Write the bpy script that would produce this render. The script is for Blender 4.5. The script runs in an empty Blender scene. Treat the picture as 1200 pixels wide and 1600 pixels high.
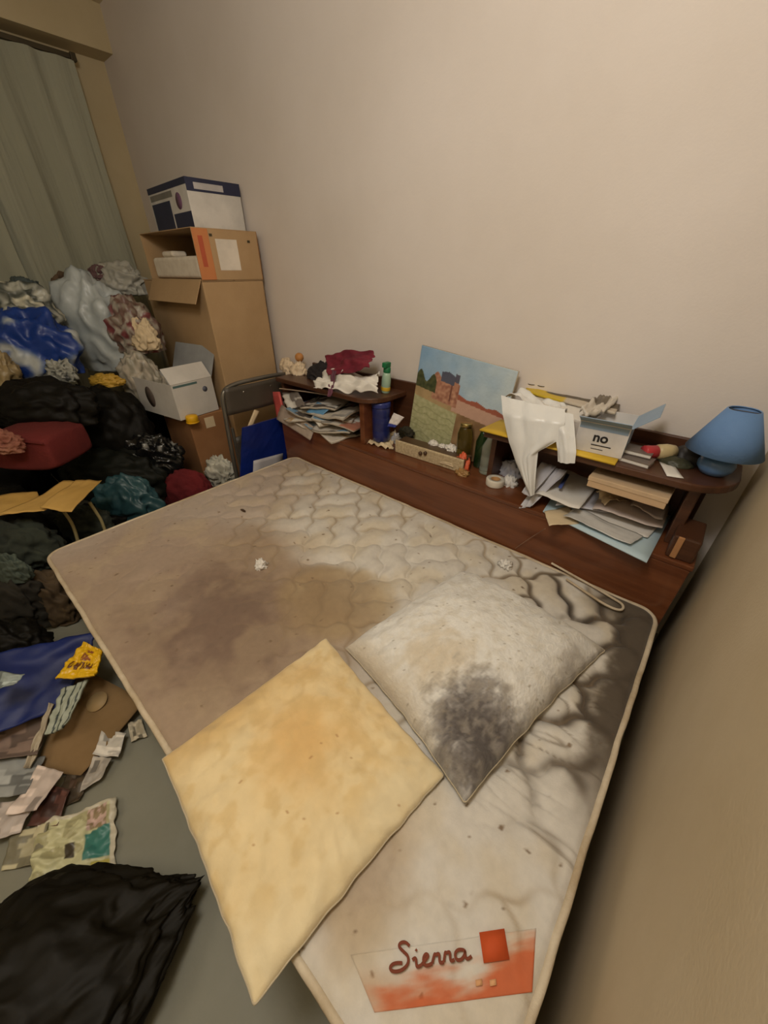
import bpy, bmesh, math, random
from mathutils import Vector, Matrix, noise
# ---------------------------------------------------------------- camera, world, lights, exposure
SC = bpy.context.scene; COL = SC.collection
CZ = 1.37
YAW, PITCH, ROLL, FPX = -0.7132, 0.57305, -0.0028, 582.6
Fw = Vector((math.sin(YAW)*math.cos(PITCH), math.cos(YAW)*math.cos(PITCH), -math.sin(PITCH)))
_r = Fw.cross(Vector((0, 0, 1))).normalized(); _u = _r.cross(Fw)
Ri = _r*math.cos(ROLL)+_u*math.sin(ROLL); Up = _u*math.cos(ROLL)-_r*math.sin(ROLL)
cam = bpy.data.cameras.new('camera'); co = bpy.data.objects.new('camera', cam); COL.objects.link(co)
cam.sensor_fit = 'VERTICAL'; cam.sensor_height = 24; cam.lens = FPX/1600*24; cam.clip_start = .02
co.matrix_world = Matrix(((Ri.x, Up.x, -Fw.x, 0), (Ri.y, Up.y, -Fw.y, 0), (Ri.z, Up.z, -Fw.z, CZ), (0, 0, 0, 1)))
SC.camera = co
W = bpy.data.worlds.new('world'); SC.world = W; W.use_nodes = True
W.node_tree.nodes['Background'].inputs[0].default_value = (.55, .62, .75, 1); W.node_tree.nodes['Background'].inputs[1].default_value = .25
SC.view_settings.view_transform = 'Standard'; SC.view_settings.look = 'None'; SC.view_settings.gamma = 1
SC.view_settings.use_curve_mapping = False; SC.view_settings.exposure = 0.0

def light(name, kind, loc, power, color, size=.3, rot=(0, 0, 0)):
    l = bpy.data.lights.new(name, kind); l.energy = power; l.color = color
    if kind == 'AREA': l.shape = 'DISK'; l.size = size
    else: l.shadow_soft_size = size
    o = bpy.data.objects.new(name, l); o.location = loc; o.rotation_euler = rot; COL.objects.link(o); return o
light('ceiling_light', 'POINT', (-.36, -.05, 2.34), 52, (1, .965, .925), .22)
light('room_glow', 'AREA', (-1.2, -1.5, 2.6), 9, (1, .88, .70), 1.0)

# ---------------------------------------------------------------- helpers
def ray(px, py): return Ri*(px-600)-Up*(py-800)+Fw*FPX
O = Vector((0, 0, CZ))
def ax(px, py, X): d = ray(px, py); return O+d*(X/d.x)
def ay(px, py, Y): d = ray(px, py); return O+d*(Y/d.y)
def az(px, py, z): d = ray(px, py); return O+d*((z-CZ)/d.z)
def lin(c):
    return tuple(((v/255)/12.92 if v/255 <= .04045 else ((v/255+.055)/1.055)**2.4) for v in c[:3])
def L4(c): return (*lin(c), 1)
def nz(p, s=1.0, o=0.0): return noise.noise(Vector((p[0]*s+o, p[1]*s+o*1.7, p[2]*s-o)))
def fb(p, s=1.0, o=0.0, n=4):
    return noise.fractal(Vector((p[0]*s+o, p[1]*s+o*1.7, p[2]*s-o)), 1.0, 2.0, n)
def sm(a, b, x):
    t = max(0, min(1, (x-a)/(b-a))); return t*t*(3-2*t)
def mixc(a, b, t): return tuple(a[i]+(b[i]-a[i])*t for i in range(3))
MATS = {}
def M(name, col, rough=.7, col2=None, cs=6, bump=0, bs=40, spec=.5, metal=0, trans=0, coat=0, alpha=1, vcol=False, emit=0, stretch=None, sheen=0, ior=1.45):
    if name in MATS: return MATS[name]
    m = bpy.data.materials.new(name); m.use_nodes = True; nt = m.node_tree; N = nt.nodes; b = N['Principled BSDF']
    b.inputs['Roughness'].default_value = rough; b.inputs['Metallic'].default_value = metal; b.inputs['IOR'].default_value = ior
    b.inputs['Transmission Weight'].default_value = trans; b.inputs['Coat Weight'].default_value = coat; b.inputs['Alpha'].default_value = alpha
    b.inputs['Specular IOR Level'].default_value = spec
    b.inputs['Sheen Weight'].default_value = sheen
    tc = N.new('ShaderNodeTexCoord'); mp = N.new('ShaderNodeMapping'); nt.links.new(tc.outputs['Object'], mp.inputs[0])
    if stretch: mp.inputs['Scale'].default_value = stretch
    if vcol:
        a = N.new('ShaderNodeVertexColor'); a.layer_name = 'Col'; src = a.outputs[0]
        n = N.new('ShaderNodeTexNoise'); n.inputs['Scale'].default_value = cs*6; n.inputs['Detail'].default_value = 5; nt.links.new(mp.outputs[0], n.inputs[0])
        mx = N.new('ShaderNodeMix'); mx.data_type = 'RGBA'; mx.blend_type = 'MULTIPLY'; mx.inputs[0].default_value = .35
        cr = N.new('ShaderNodeValToRGB'); cr.color_ramp.elements[0].position = .3; cr.color_ramp.elements[0].color = (.75, .75, .75, 1); cr.color_ramp.elements[1].position = .65
        nt.links.new(n.outputs[0], cr.inputs[0]); nt.links.new(src, mx.inputs[6]); nt.links.new(cr.outputs[0], mx.inputs[7]); nt.links.new(mx.outputs[2], b.inputs['Base Color'])
    else:
        c2 = col2 or tuple(v*.88 for v in col)
        n = N.new('ShaderNodeTexNoise'); n.inputs['Scale'].default_value = cs; n.inputs['Detail'].default_value = 6; n.inputs['Roughness'].default_value = .6
        nt.links.new(mp.outputs[0], n.inputs[0])
        cr = N.new('ShaderNodeValToRGB'); cr.color_ramp.elements[0].position = .35; cr.color_ramp.elements[1].position = .65
        cr.color_ramp.elements[0].color = L4(c2); cr.color_ramp.elements[1].color = L4(col)
        nt.links.new(n.outputs[0], cr.inputs[0]); nt.links.new(cr.outputs[0], b.inputs['Base Color'])
    if bump:
        n2 = N.new('ShaderNodeTexNoise'); n2.inputs['Scale'].default_value = bs; n2.inputs['Detail'].default_value = 4; nt.links.new(mp.outputs[0], n2.inputs[0])
        bp = N.new('ShaderNodeBump'); bp.inputs['Strength'].default_value = bump; bp.inputs['Distance'].default_value = .01
        nt.links.new(n2.outputs[0], bp.inputs['Height']); nt.links.new(bp.outputs[0], b.inputs['Normal'])
    if emit:
        b.inputs['Emission Color'].default_value = L4(col); b.inputs['Emission Strength'].default_value = emit
    MATS[name] = m; return m
def VM(name='printed', rough=.5, bump=0, bs=60, cs=8, coat=0): return M(name, (200, 200, 200), rough, vcol=True, bump=bump, bs=bs, cs=cs, coat=coat)

def link(name, me, mat, parent=None, loc=None, smooth=True):
    o = bpy.data.objects.new(name, me); COL.objects.link(o)
    if mat: me.materials.append(mat)
    if smooth:
        for p in me.polygons: p.use_smooth = True
    if parent is not None: o.parent = parent
    if loc is not None: o.location = loc
    return o
def tag(o, label, cat=None, group=None, kind=None):
    if label: o['label'] = label
    if cat: o['category'] = cat
    if group: o['group'] = group
    if kind: o['kind'] = kind
    return o
def thing(name, label, cat, loc=(0, 0, 0), rz=0, group=None, rot=None):
    o = bpy.data.objects.new(name, None); COL.objects.link(o); o.location = loc; o.rotation_euler = rot or (0, 0, rz); o.empty_display_size = .05
    return tag(o, label, cat, group)
def from_vf(name, V, Fs, mat, parent=None, loc=None, smooth=True, cols=None):
    me = bpy.data.meshes.new(name); me.from_pydata([tuple(v) for v in V], [], Fs); me.update()
    if cols:
        a = me.color_attributes.new('Col', 'FLOAT_COLOR', 'POINT')
        for i, c in enumerate(cols): a.data[i].color = L4(c)
    return link(name, me, mat, parent, loc, smooth)
def recenter(o, p):
    "world-space mesh -> origin at p"
    p = Vector(p); o.data.transform(Matrix.Translation(-p)); o.location = p; return o
def box(name, lo, hi, mat, parent=None, bev=.003, seg=2, loc=None, rot=None):
    bm = bmesh.new(); bmesh.ops.create_cube(bm, size=1)
    lo = Vector(lo); hi = Vector(hi)
    for v in bm.verts: v.co = Vector(((lo[i]+hi[i])/2+v.co[i]*(hi[i]-lo[i]) for i in range(3)))
    if bev: bmesh.ops.bevel(bm, geom=bm.edges[:], offset=bev, segments=seg, affect='EDGES', profile=.5)
    me = bpy.data.meshes.new(name); bm.to_mesh(me); bm.free()
    o = link(name, me, mat, parent, loc, False)
    if rot: o.rotation_euler = rot
    return o
def lathe(name, prof, mat, parent=None, loc=None, n=32, smooth=True, cols=None, wob=0):
    V = []; Fs = []; C = []
    for j, (r, z) in enumerate(prof):
        for i in range(n):
            a = 2*math.pi*i/n; rr = r*(1+wob*nz((math.cos(a)*2, math.sin(a)*2, z*40)))
            V.append((rr*math.cos(a), rr*math.sin(a), z))
            if cols: C.append(cols[j])
    for j in range(len(prof)-1):
        for i in range(n):
            k = (i+1) % n; Fs.append((j*n+i, j*n+k, (j+1)*n+k, (j+1)*n+i))
    if prof[0][0] > 1e-5: Fs.append(tuple(range(n))[::-1])
    if prof[-1][0] > 1e-5: Fs.append(tuple((len(prof)-1)*n+i for i in range(n)))
    return from_vf(name, V, Fs, mat, parent, loc, smooth, C or None)
def tube(name, pts, r, mat, parent=None, n=10, closed=False):
    cu = bpy.data.curves.new(name, 'CURVE'); cu.dimensions = '3D'; cu.bevel_depth = r; cu.bevel_resolution = 3; cu.use_fill_caps = True
    s = cu.splines.new('NURBS' if len(pts) > 3 else 'POLY'); s.points.add(len(pts)-1)
    for p, q in zip(s.points, pts): p.co = (*q, 1)
    if s.type == 'NURBS': s.order_u = 3; s.use_endpoint_u = True; s.resolution_u = 6
    s.use_cyclic_u = closed
    tmp = bpy.data.objects.new('tmp', cu); COL.objects.link(tmp)
    dg = bpy.context.evaluated_depsgraph_get(); me = bpy.data.meshes.new_from_object(tmp.evaluated_get(dg)); bpy.data.objects.remove(tmp); me.name = name
    me.materials.clear()
    return link(name, me, mat, parent)
def text(name, body, size, mat, parent, loc, rot=(0, 0, 0), shear=0, ext=.0004, bold=0, sx=1):
    cu = bpy.data.curves.new(name, 'FONT'); cu.body = body; cu.size = size; cu.shear = shear; cu.extrude = ext; cu.offset = bold
    tmp = bpy.data.objects.new('tmp', cu); COL.objects.link(tmp)
    dg = bpy.context.evaluated_depsgraph_get(); me = bpy.data.meshes.new_from_object(tmp.evaluated_get(dg)); bpy.data.objects.remove(tmp); me.name = name
    me.materials.clear(); o = link(name, me, mat, parent, loc, False); o.rotation_euler = rot; o.scale = (sx, 1, 1); return o
def grid4(name, P, mat, th=.001, bend=.0, bs=6, n=10, m=None, cf=None, parent=None, seed=0, fold=None, smooth=True, ragged=0, origin=True, nrm=None):
    """sheet with thickness through four corners P0..P3 (bottom left, bottom right, top right, top left)"""
    m = m or n; P = [Vector(p) for p in P]
    N = nrm or (P[1]-P[0]).cross(P[3]-P[0]).normalized()
    V = []; C = []; Fs = []
    for side in (1, 0):
        for j in range(m+1):
            for i in range(n+1):
                u, v = i/n, j/m
                if ragged:
                    e = ragged*nz((u*7, v*7, seed))
                    uu = u+e*(1 if u in (0, 1) else .3); vv = v+ragged*nz((v*7+9, u*7, seed))*(1 if v in (0, 1) else .3)
                else: uu, vv = u, v
                p = P[0]*(1-uu)*(1-vv)+P[1]*uu*(1-vv)+P[2]*uu*vv+P[3]*(1-uu)*vv
                d = bend*fb((u*bs, v*bs, seed*3.1), .6, seed, 3)
                if fold: d += fold(u, v)
                V.append(p+N*(d+(th if side else 0))); C.append(cf(u, v) if cf else (200, 200, 200))
    K = (n+1)*(m+1)
    idx = lambda i, j, s: s*K+j*(n+1)+i
    for j in range(m):
        for i in range(n):
            Fs.append((idx(i, j, 0), idx(i+1, j, 0), idx(i+1, j+1, 0), idx(i, j+1, 0)))
            Fs.append((idx(i, j, 1), idx(i, j+1, 1), idx(i+1, j+1, 1), idx(i+1, j, 1)))
    for i in range(n):
        Fs.append((idx(i, 0, 1), idx(i+1, 0, 1), idx(i+1, 0, 0), idx(i, 0, 0))); Fs.append((idx(i, m, 0), idx(i+1, m, 0), idx(i+1, m, 1), idx(i, m, 1)))
    for j in range(m):
        Fs.append((idx(0, j, 0), idx(0, j+1, 0), idx(0, j+1, 1), idx(0, j, 1))); Fs.append((idx(n, j, 1), idx(n, j+1, 1), idx(n, j+1, 0), idx(n, j, 0)))
    o = from_vf(name, V, Fs, mat, parent, smooth=smooth, cols=C if cf else None)
    if origin and parent is None: recenter(o, sum(P, Vector())/4)
    return o
def lump(name, c, r, mat, seed=0, amp=.18, fs=2.2, sub=5, ridge=.5, parent=None, cf=None, flat=True, rz=0, fine=.03, pinch=0):
    """crumpled bag / wad: ball with ridged folds and a flattened underside, origin at its base"""
    bm = bmesh.new(); bmesh.ops.create_icosphere(bm, subdivisions=sub, radius=1)
    cols = []
    for v in bm.verts:
        d = v.co.normalized()
        a = fb(d, fs, seed, 3); b = 1-abs(noise.noise(Vector((d.x*fs*1.7+seed, d.y*fs*1.7, d.z*fs*1.7)))*2.4)
        b2 = 1-abs(noise.noise(Vector((d.x*fs*4+seed, d.y*fs*4, d.z*fs*4)))*2.6)
        k = 1+amp*a+amp*ridge*(b-.4)+fine*(b2-.4)
        if pinch and d.z > .3: k *= 1-.0*pinch; 
        p = d*k
        if pinch:
            t = sm(.45, 1.0, d.z); p.x *= 1-.75*t; p.y *= 1-.75*t; p.z += pinch*t
        if flat and p.z < -.55: p.z = -.55-(abs(p.z)-.55)*.15
        v.co = Vector((p.x*r[0], p.y*r[1], p.z*r[2]))
        cols.append(cf(d, b) if cf else (0, 0, 0))
    zmin = min(v.co.z for v in bm.verts)
    for v in bm.verts: v.co.z -= zmin
    me = bpy.data.meshes.new(name); bm.to_mesh(me); bm.free()
    if cf:
        a = me.color_attributes.new('Col', 'FLOAT_COLOR', 'POINT')
        for i, q in enumerate(cols): a.data[i].color = L4(q)
    o = link(name, me, mat, parent, (c[0], c[1], c[2]+zmin)); o.rotation_euler = (0, 0, rz); return o
R = math.radians
# ---------------------------------------------------------------- the room
BW, RW, LW, FR, CEIL = 1.56, .195, -3.75, -2.3, 2.72      # back wall y, right wall x, left wall x, front wall y, ceiling z
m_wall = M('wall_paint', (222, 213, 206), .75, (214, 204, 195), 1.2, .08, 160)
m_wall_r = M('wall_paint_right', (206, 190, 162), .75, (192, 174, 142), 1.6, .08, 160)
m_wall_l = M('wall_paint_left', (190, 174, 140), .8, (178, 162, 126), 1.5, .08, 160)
def struct(name, lo, hi, mat):
    o = box(name, lo, hi, mat, bev=0); o['kind'] = 'structure'; return o
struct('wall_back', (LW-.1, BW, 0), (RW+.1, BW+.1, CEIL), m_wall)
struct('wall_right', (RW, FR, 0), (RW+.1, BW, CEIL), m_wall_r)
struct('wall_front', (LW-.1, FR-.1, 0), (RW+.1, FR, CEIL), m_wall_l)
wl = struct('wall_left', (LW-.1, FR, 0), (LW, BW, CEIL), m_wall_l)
# window opening as a hole in the left wall
cut = box('cut', (LW-.3, -.9, .85), (LW+.3, 1.16, 2.3), None, bev=0)
md = wl.modifiers.new('b', 'BOOLEAN'); md.operation = 'DIFFERENCE'; md.object = cut; md.solver = 'EXACT'
dg = bpy.context.evaluated_depsgraph_get(); me = bpy.data.meshes.new_from_object(wl.evaluated_get(dg)); wl.modifiers.clear(); wl.data = me; bpy.data.objects.remove(cut)
struct('floor', (LW-.1, FR-.1, -.1), (RW+.1, BW+.1, 0), M('floor_vinyl', (140, 138, 124), .55, (128, 126, 110), 2.5, .05, 90))
struct('ceiling', (LW-.1, FR-.1, CEIL), (RW+.1, BW+.1, CEIL+.1), M('ceiling_paint', (214, 200, 165), .85))
m_win = M('window_paint', (205, 200, 185), .5)
wf = box('window_1', (LW-.075, -.9, .85), (LW-.03, 1.16, .91), m_win); wf['kind'] = 'structure'
for nm, lo, hi in [('window_frame', (LW-.075, -.9, 2.24), (LW-.03, 1.16, 2.3)), ('window_frame', (LW-.075, -.9, .91), (LW-.03, -.84, 2.24)), ('window_frame', (LW-.075, 1.10, .91), (LW-.03, 1.16, 2.24)), ('window_frame', (LW-.07, .1, .91), (LW-.035, .16, 2.24))]:
    box(nm, lo, hi, m_win, wf)
box('window_pane', (LW-.055, -.85, .9), (LW-.05, 1.11, 2.25), M('window_glass', (235, 240, 240), .05, trans=1), wf, 0)
struct('trim_1', (LW, FR, 2.52), (LW+.16, BW, CEIL), m_wall_l)      # boxed-in beam over the window
struct('baseboard_back', (LW, BW-.015, 0), (RW, BW, .08), m_win)
struct('baseboard_left', (LW, FR, 0), (LW+.015, BW-.015, .08), m_win)
# curtain rail and the two sheer curtains
rail = thing('curtain_rail', 'dark slim curtain rail fixed above the window curtain', 'curtain rail', (LW+.09, .4, 2.47))
m_dark = M('dark_metal', (70, 60, 40), .45)
box('rail', (-.012, -1.4, -.012), (.012, .93, .012), m_dark, rail)
for y in (-1.2, -.2, .6): box('bracket', (-.09, y-.012, -.008), (-.012, y+.012, .008), m_dark, rail, .002)
box('end_cap', (-.018, .93, -.018), (.018, .96, .018), m_dark, rail)
m_cur = M('sheer_curtain', (160, 160, 142), .9, (148, 148, 130), 3, .15, 250, stretch=(1, 1, .1))
def curtain(y0, y1, z0, z1, x, seed, amp, label, nf):
    n, m = 220, 40; V = []; Fs = []
    for s in (0, 1):
        for j in range(m+1):
            for i in range(n+1):
                v = j/m; u = i/n
                y = y0+(y1-y0)*u; d = amp*(.5+.5*(1-v))*math.sin(2*math.pi*nf*u+1.6*fb((u*3, v*.6, 0), 1, seed))+.014*fb((u*9, v*1.5, 0), 1, seed+5)
                y += .03*fb((u*5, v*2, 1), 1, seed)*(1-v)
                V.append((x+d+(.0015 if s else 0), y, z0+(z1-z0)*v))
    K = (n+1)*(m+1)
    for j in range(m):
        for i in range(n):
            a = j*(n+1)+i; Fs.append((a, a+1, a+n+2, a+n+1)); a += K; Fs.append((a, a+n+1, a+n+2, a+1))
    o = from_vf('curtain', V, Fs, m_cur); recenter(o, (x, (y0+y1)/2, z0)); tag(o, label, 'curtain'); return o
curtain(.50, 1.34, .5, 2.455, LW+.1, 3, .016, 'grey-green sheer curtain nearest the room corner, beside the wall strip', 4.5)
curtain(-1.3, .66, .5, 2.455, LW+.145, 8, .018, 'grey-green sheer curtain hanging at the left edge of the view', 10)

# ---------------------------------------------------------------- bed
MX0, MX1, MY0, MY1, MT = -1.80, .128, -.005, 1.238, .42
m_base = M('divan_fabric', (92, 78, 62), .9, (78, 66, 50), 8, .2, 200)
bb = thing('bed_base', 'brown low divan base under the stained mattress', 'bed base', ((MX0+MX1)/2, .62, 0))
box('base_box', (-.94, -.60, .05), (.94, .60, .215), m_base, bb, .01)
for sx in (-1, 1):
    for sy in (-1, 1): box('foot', (sx*.86-.03, sy*.52-.03, 0), (sx*.86+.03, sy*.52+.03, .05), m_dark, bb, .004)
def quilt(x, y):
    "basket-weave quilting turned 42 degrees; returns distance to nearest seam (m)"
    a = R(42); u = x*math.cos(a)+y*math.sin(a); v = -x*math.sin(a)+y*math.cos(a)
    u += .095; v += .03
    S = .212
    u += .009*math.sin(v*2*math.pi/(S/2)*1.0+.6)+.004*math.sin(v*37); v += .009*math.sin(u*2*math.pi/(S/2)*1.0)+.004*math.sin(u*31)
    iu, iv = math.floor(u/S), math.floor(v/S); fu, fv = u-iu*S, v-iv*S
    if (iu+iv) % 2 == 0: dv = min(fv % (S/2), S/2-fv % (S/2)); du = min(fu, S-fu)
    else: du = min(fu % (S/2), S/2-fu % (S/2)); dv = min(fv, S-fv)
    return min(du, dv)
def wr(x, y):
    "drag wrinkles running in from the right-hand border"
    p = (x*6+1*nz((x, y, 3), 3), y*24+1.5*nz((x, y, 1), 4), 2)
    return max(0, 1-abs(noise.noise(Vector(p)))*9)
CLEAN, LIT = (208, 202, 192), (214, 208, 198)
def mat_h(x, y):
    d = quilt(x, y)
    ex = min(x-MX0, MX1-x, y-MY0, MY1-y)
    q = sm(.02, .10, ex)
    fade = .16+.84*sm(.30, .72, y+.12*x)          # worn flat towards the foot
    h = -.009*math.exp(-(d/.005)**2)*fade*q-.012*math.exp(-(d/.024)**2)*fade*q
    w = sm(-.22, -.02, x)*sm(.3, .45, y)*sm(.95, .75, y)
    h -= .006*w*wr(x, y)*q
    h += .006*fb((x, y, 0), 3.5, 2)*q
    h -= .012*sm(.2, 0, math.hypot(x+.9, y-.55)-.2)*.4
    return h
def mat_c(x, y):
    n1 = fb((x, y, 0), 2.2, 11); n2 = fb((x, y, 0), 6, 4); n3 = fb((x, y, 0), 22, 9)
    d = quilt(x, y); c = CLEAN
    # big old brown stain over the left half
    k = 1-math.hypot((x+1.06)/.70, (y-.18)/.58)+.22*n1+.07*n2
    c = mixc(c, (150, 127, 104), .9*sm(-.16, .3, k))
    k2 = 1-math.hypot((x+1.0)/.42, (y-.27)/.30)+.35*n2+.15*n3
    c = mixc(c, (112, 90, 76), .8*sm(-.05, .6, k2))
    k3 = 1-math.hypot((x+.74)/.26, (y-.62)/.20)+.3*n1+.2*n2
    c = mixc(c, (150, 126, 92), .75*sm(-.05, .4, k3))
    c = mixc(c, (166, 146, 130), .7*sm(-1.15, -1.6, x+.4*n1))  # left end browned further, part of it light falloff put into the colour
    # tan patch towards the label
    k4 = 1-math.hypot((x+.22)/.16, (y-.14)/.16)+.3*n2
    c = mixc(c, (160, 138, 112), .7*sm(.0, .6, k4))
    c = mixc(c, (196, 176, 140), .3*sm(-.1, .5, n2))
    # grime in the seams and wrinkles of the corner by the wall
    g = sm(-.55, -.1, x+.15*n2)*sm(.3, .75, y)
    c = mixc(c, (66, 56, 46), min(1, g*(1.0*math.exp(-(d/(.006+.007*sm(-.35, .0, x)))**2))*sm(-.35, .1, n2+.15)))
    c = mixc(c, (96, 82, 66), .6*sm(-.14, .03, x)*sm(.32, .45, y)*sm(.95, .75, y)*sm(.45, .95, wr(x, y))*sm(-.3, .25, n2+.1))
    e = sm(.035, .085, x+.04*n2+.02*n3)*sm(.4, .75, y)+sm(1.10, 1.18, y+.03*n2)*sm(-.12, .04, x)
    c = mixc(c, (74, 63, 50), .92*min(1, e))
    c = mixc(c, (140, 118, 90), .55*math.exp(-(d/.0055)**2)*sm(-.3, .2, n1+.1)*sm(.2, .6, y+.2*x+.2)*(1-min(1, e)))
    # specks
    s = noise.noise(Vector((x*55, y*55, 5)))
    if s > .63: c = mixc(c, (110, 88, 66), .8*sm(.63, .72, s))
    return c
def mattress():
    root = thing('mattress', 'stained cream quilted double mattress on the low base against the headboard', 'mattress', ((MX0+MX1)/2, (MY0+MY1)/2, .215))
    cx, cy = root.location.x, root.location.y
    n, m = 440, 300; V = []; Fs = []; C = []
    cr = .05; hx, hy = (MX1-MX0)/2, (MY1-MY0)/2
    def rnd(x, y, inset=0):      # square to rounded-corner footprint
        x0, y0 = x-cx, y-cy; ax_, ay_ = abs(x0), abs(y0)
        if ax_ > hx-cr and ay_ > hy-cr:
            dx, dy = ax_-(hx-cr), ay_-(hy-cr); L = math.hypot(dx, dy); mxx = max(dx, dy)
            if L > 1e-6: s = mxx/L; dx *= s; dy *= s
            ax_, ay_ = hx-cr+dx, hy-cr+dy
        return math.copysign(ax_, x0), math.copysign(ay_, y0)
    for j in range(m+1):
        for i in range(n+1):
            x = MX0+(MX1-MX0)*i/n; y = MY0+(MY1-MY0)*j/m
            e = min(x-MX0, MX1-x, y-MY0, MY1-y)
            z = MT-.215+mat_h(x, y)-(.012*(1-min(1, e/.02))**2)
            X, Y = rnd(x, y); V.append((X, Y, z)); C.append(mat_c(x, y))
    for j in range(m):
        for i in range(n): a = j*(n+1)+i; Fs.append((a, a+1, a+n+2, a+n+1))
    # side wall loop
    loop = [i for i in range(n+1)]+[j*(n+1)+n for j in range(1, m+1)]+[m*(n+1)+i for i in range(n-1, -1, -1)]+[j*(n+1) for j in range(m-1, 0, -1)]
    prev = loop
    for z, g in ((.165, .004), (.10, .008), (.04, .004), (.0, -.012)):
        cur = []
        for k in loop:
            v = V[k]; L = math.hypot(v[0]/hx, v[1]/hy)
            cur.append(len(V)); V.append((v[0]+(g if abs(v[0]) > hx-cr-.01 else 0)*(1 if v[0] > 0 else -1), v[1]+(g if abs(v[1]) > hy-cr-.01 else 0)*(1 if v[1] > 0 else -1), z)); C.append((196, 182, 156))
        for a in range(len(loop)):
            b = (a+1) % len(loop); Fs.append((prev[a], cur[a], cur[b], prev[b]))
        prev = cur
    Fs.append(tuple(prev))
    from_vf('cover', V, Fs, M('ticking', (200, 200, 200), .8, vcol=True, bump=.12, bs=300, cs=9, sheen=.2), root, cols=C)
    pts = []
    for k in range(4):
        a0 = math.pi/2*k; sx = 1 if k in (0, 3) else -1; sy = 1 if k < 2 else -1
        for t in range(5):
            a = a0+math.pi/2*t/4; pts.append((sx*(hx-cr)+(cr+.001)*math.cos(a), sy*(hy-cr)+(cr+.001)*math.sin(a), MT-.215-.010))
    P = []
    for a, b in zip(pts, pts[1:]+pts[:1]):
        L = (Vector(b)-Vector(a)).length; k = max(1, int(L/.03))
        for t in range(k):
            q = Vector(a).lerp(Vector(b), t/k); P.append((q.x+.003*nz(q, 15), q.y+.003*nz(q, 15, 3), q.z+.002*nz(q, 20, 6)))
    tube('piping', P, .0075, M('piping_cloth', (206, 192, 168), .8, (170, 150, 120), 8, .2, 120), root, 8, True)
    return root
mt = mattress()
# printed corner label of the mattress
def on_m(px, py): p = az(px, py, MT+.003); return p
def mat_label():
    lo_, c = Vector(mt.location), (232, 222, 200)
    P = [on_m(585, 1582), on_m(832, 1550), on_m(838, 1450), on_m(548, 1492)]
    def cf(u, v):
        n = fb((u*4, v*4, 0), 1, 3); edge = .12*math.sin(u*3.1)
        pp = P[0]*(1-u)*(1-v)+P[1]*u*(1-v)+P[2]*u*v+P[3]*(1-u)*v; mc = mat_c(pp.x, pp.y)
        k = sm(.70, .05, v+.3*n-.45*sm(.6, 1, u)+.05)*(1-.6*sm(.12, .0, u))
        c = mixc(mc, (196, 88, 44), .85*k)
        c = mixc(c, (176, 134, 98), .5*sm(.4, .0, u)*sm(.9, .4, v)*(1-k))
        return c
    N = Vector((0, 0, 1))
    def fold(u, v):
        p = P[0]*(1-u)*(1-v)+P[1]*u*(1-v)+P[2]*u*v+P[3]*(1-u)*v
        return mat_h(p.x, p.y)-.0018
    o = grid4('woven_label', P, VM('label_print', .8, .1, 200), .0003, 0, n=70, m=30, cf=cf, parent=None, fold=fold, nrm=N, origin=False)
    o.parent = mt; o.data.transform(Matrix.Translation(-lo_)); o['label'] = 'orange printed maker label on the mattress corner'
    a, b = on_m(622, 1522), on_m(735, 1503); d = b-a; ang = math.atan2(d.y, d.x)
    brown = M('label_ink', (122, 58, 36), .8); zz = MT+.0085
    S = mt
    strokes = [[(.17, .80), (.13, .95), (.05, .98), (.01, .86), (.08, .66), (.15, .48), (.14, .22), (.04, .06), (-.08, .08), (-.12, .24), (-.04, .36), (.06, .30)],
        [(.20, .34), (.25, .44), (.25, .20), (.26, .08), (.32, .14)], [(.255, .60), (.26, .64), (.265, .60)],
        [(.32, .14), (.37, .26), (.43, .40), (.39, .48), (.35, .36), (.35, .16), (.40, .07), (.47, .14)],
        [(.47, .14), (.51, .44), (.52, .38), (.58, .42), (.57, .22), (.58, .08), (.63, .12)],
        [(.63, .12), (.66, .44), (.67, .38), (.73, .42), (.72, .22), (.73, .08), (.78, .14)],
        [(.93, .38), (.86, .46), (.79, .34), (.80, .12), (.87, .08), (.93, .24), (.94, .42), (.93, .14), (.97, .07), (1.02, .16)]]
    ex = d.normalized(); ey = Vector((-ex.y, ex.x, 0)); Hh = (on_m(665, 1470)-on_m(672, 1518)).length
    bmx = bmesh.new()
    for st in strokes:
        pts = [(a+ex*(x*d.length+.10*y*Hh)+ey*(y*Hh*1.0)) for x, y in st]
        o = tube('s', [tuple(Vector((p.x, p.y, zz))-lo_) for p in pts], .0021, None, None, 6); bmx.from_mesh(o.data); bpy.data.objects.remove(o)
    for v in bmx.verts: v.co.z = zz-lo_.z+(v.co.z-(zz-lo_.z))*.2
    me = bpy.data.meshes.new('label_lettering'); bmx.to_mesh(me); bmx.free(); link('label_lettering', me, brown, S)
    org = M('label_orange', (206, 84, 34), .8)
    q = [on_m(755, 1506), on_m(795, 1500), on_m(787, 1452), on_m(748, 1458)]
    e = grid4('label_emblem', [Vector((p.x, p.y, MT+.0085)) for p in q], org, .0006, origin=False, nrm=N, n=2); e.parent = S; e.data.transform(Matrix.Translation(-lo_))
    pale = M('label_pale', (226, 170, 120), .8)
    for x in (748, 770): 
        q = [on_m(x-5, 1542), on_m(x+5, 1540), on_m(x+4, 1530), on_m(x-6, 1532)]
        e = grid4('label_mark', [Vector((p.x, p.y, MT+.008)) for p in q], pale, .0006, origin=False, nrm=N, n=2); e.parent = S; e.data.transform(Matrix.Translation(-lo_))
mat_label()

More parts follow.
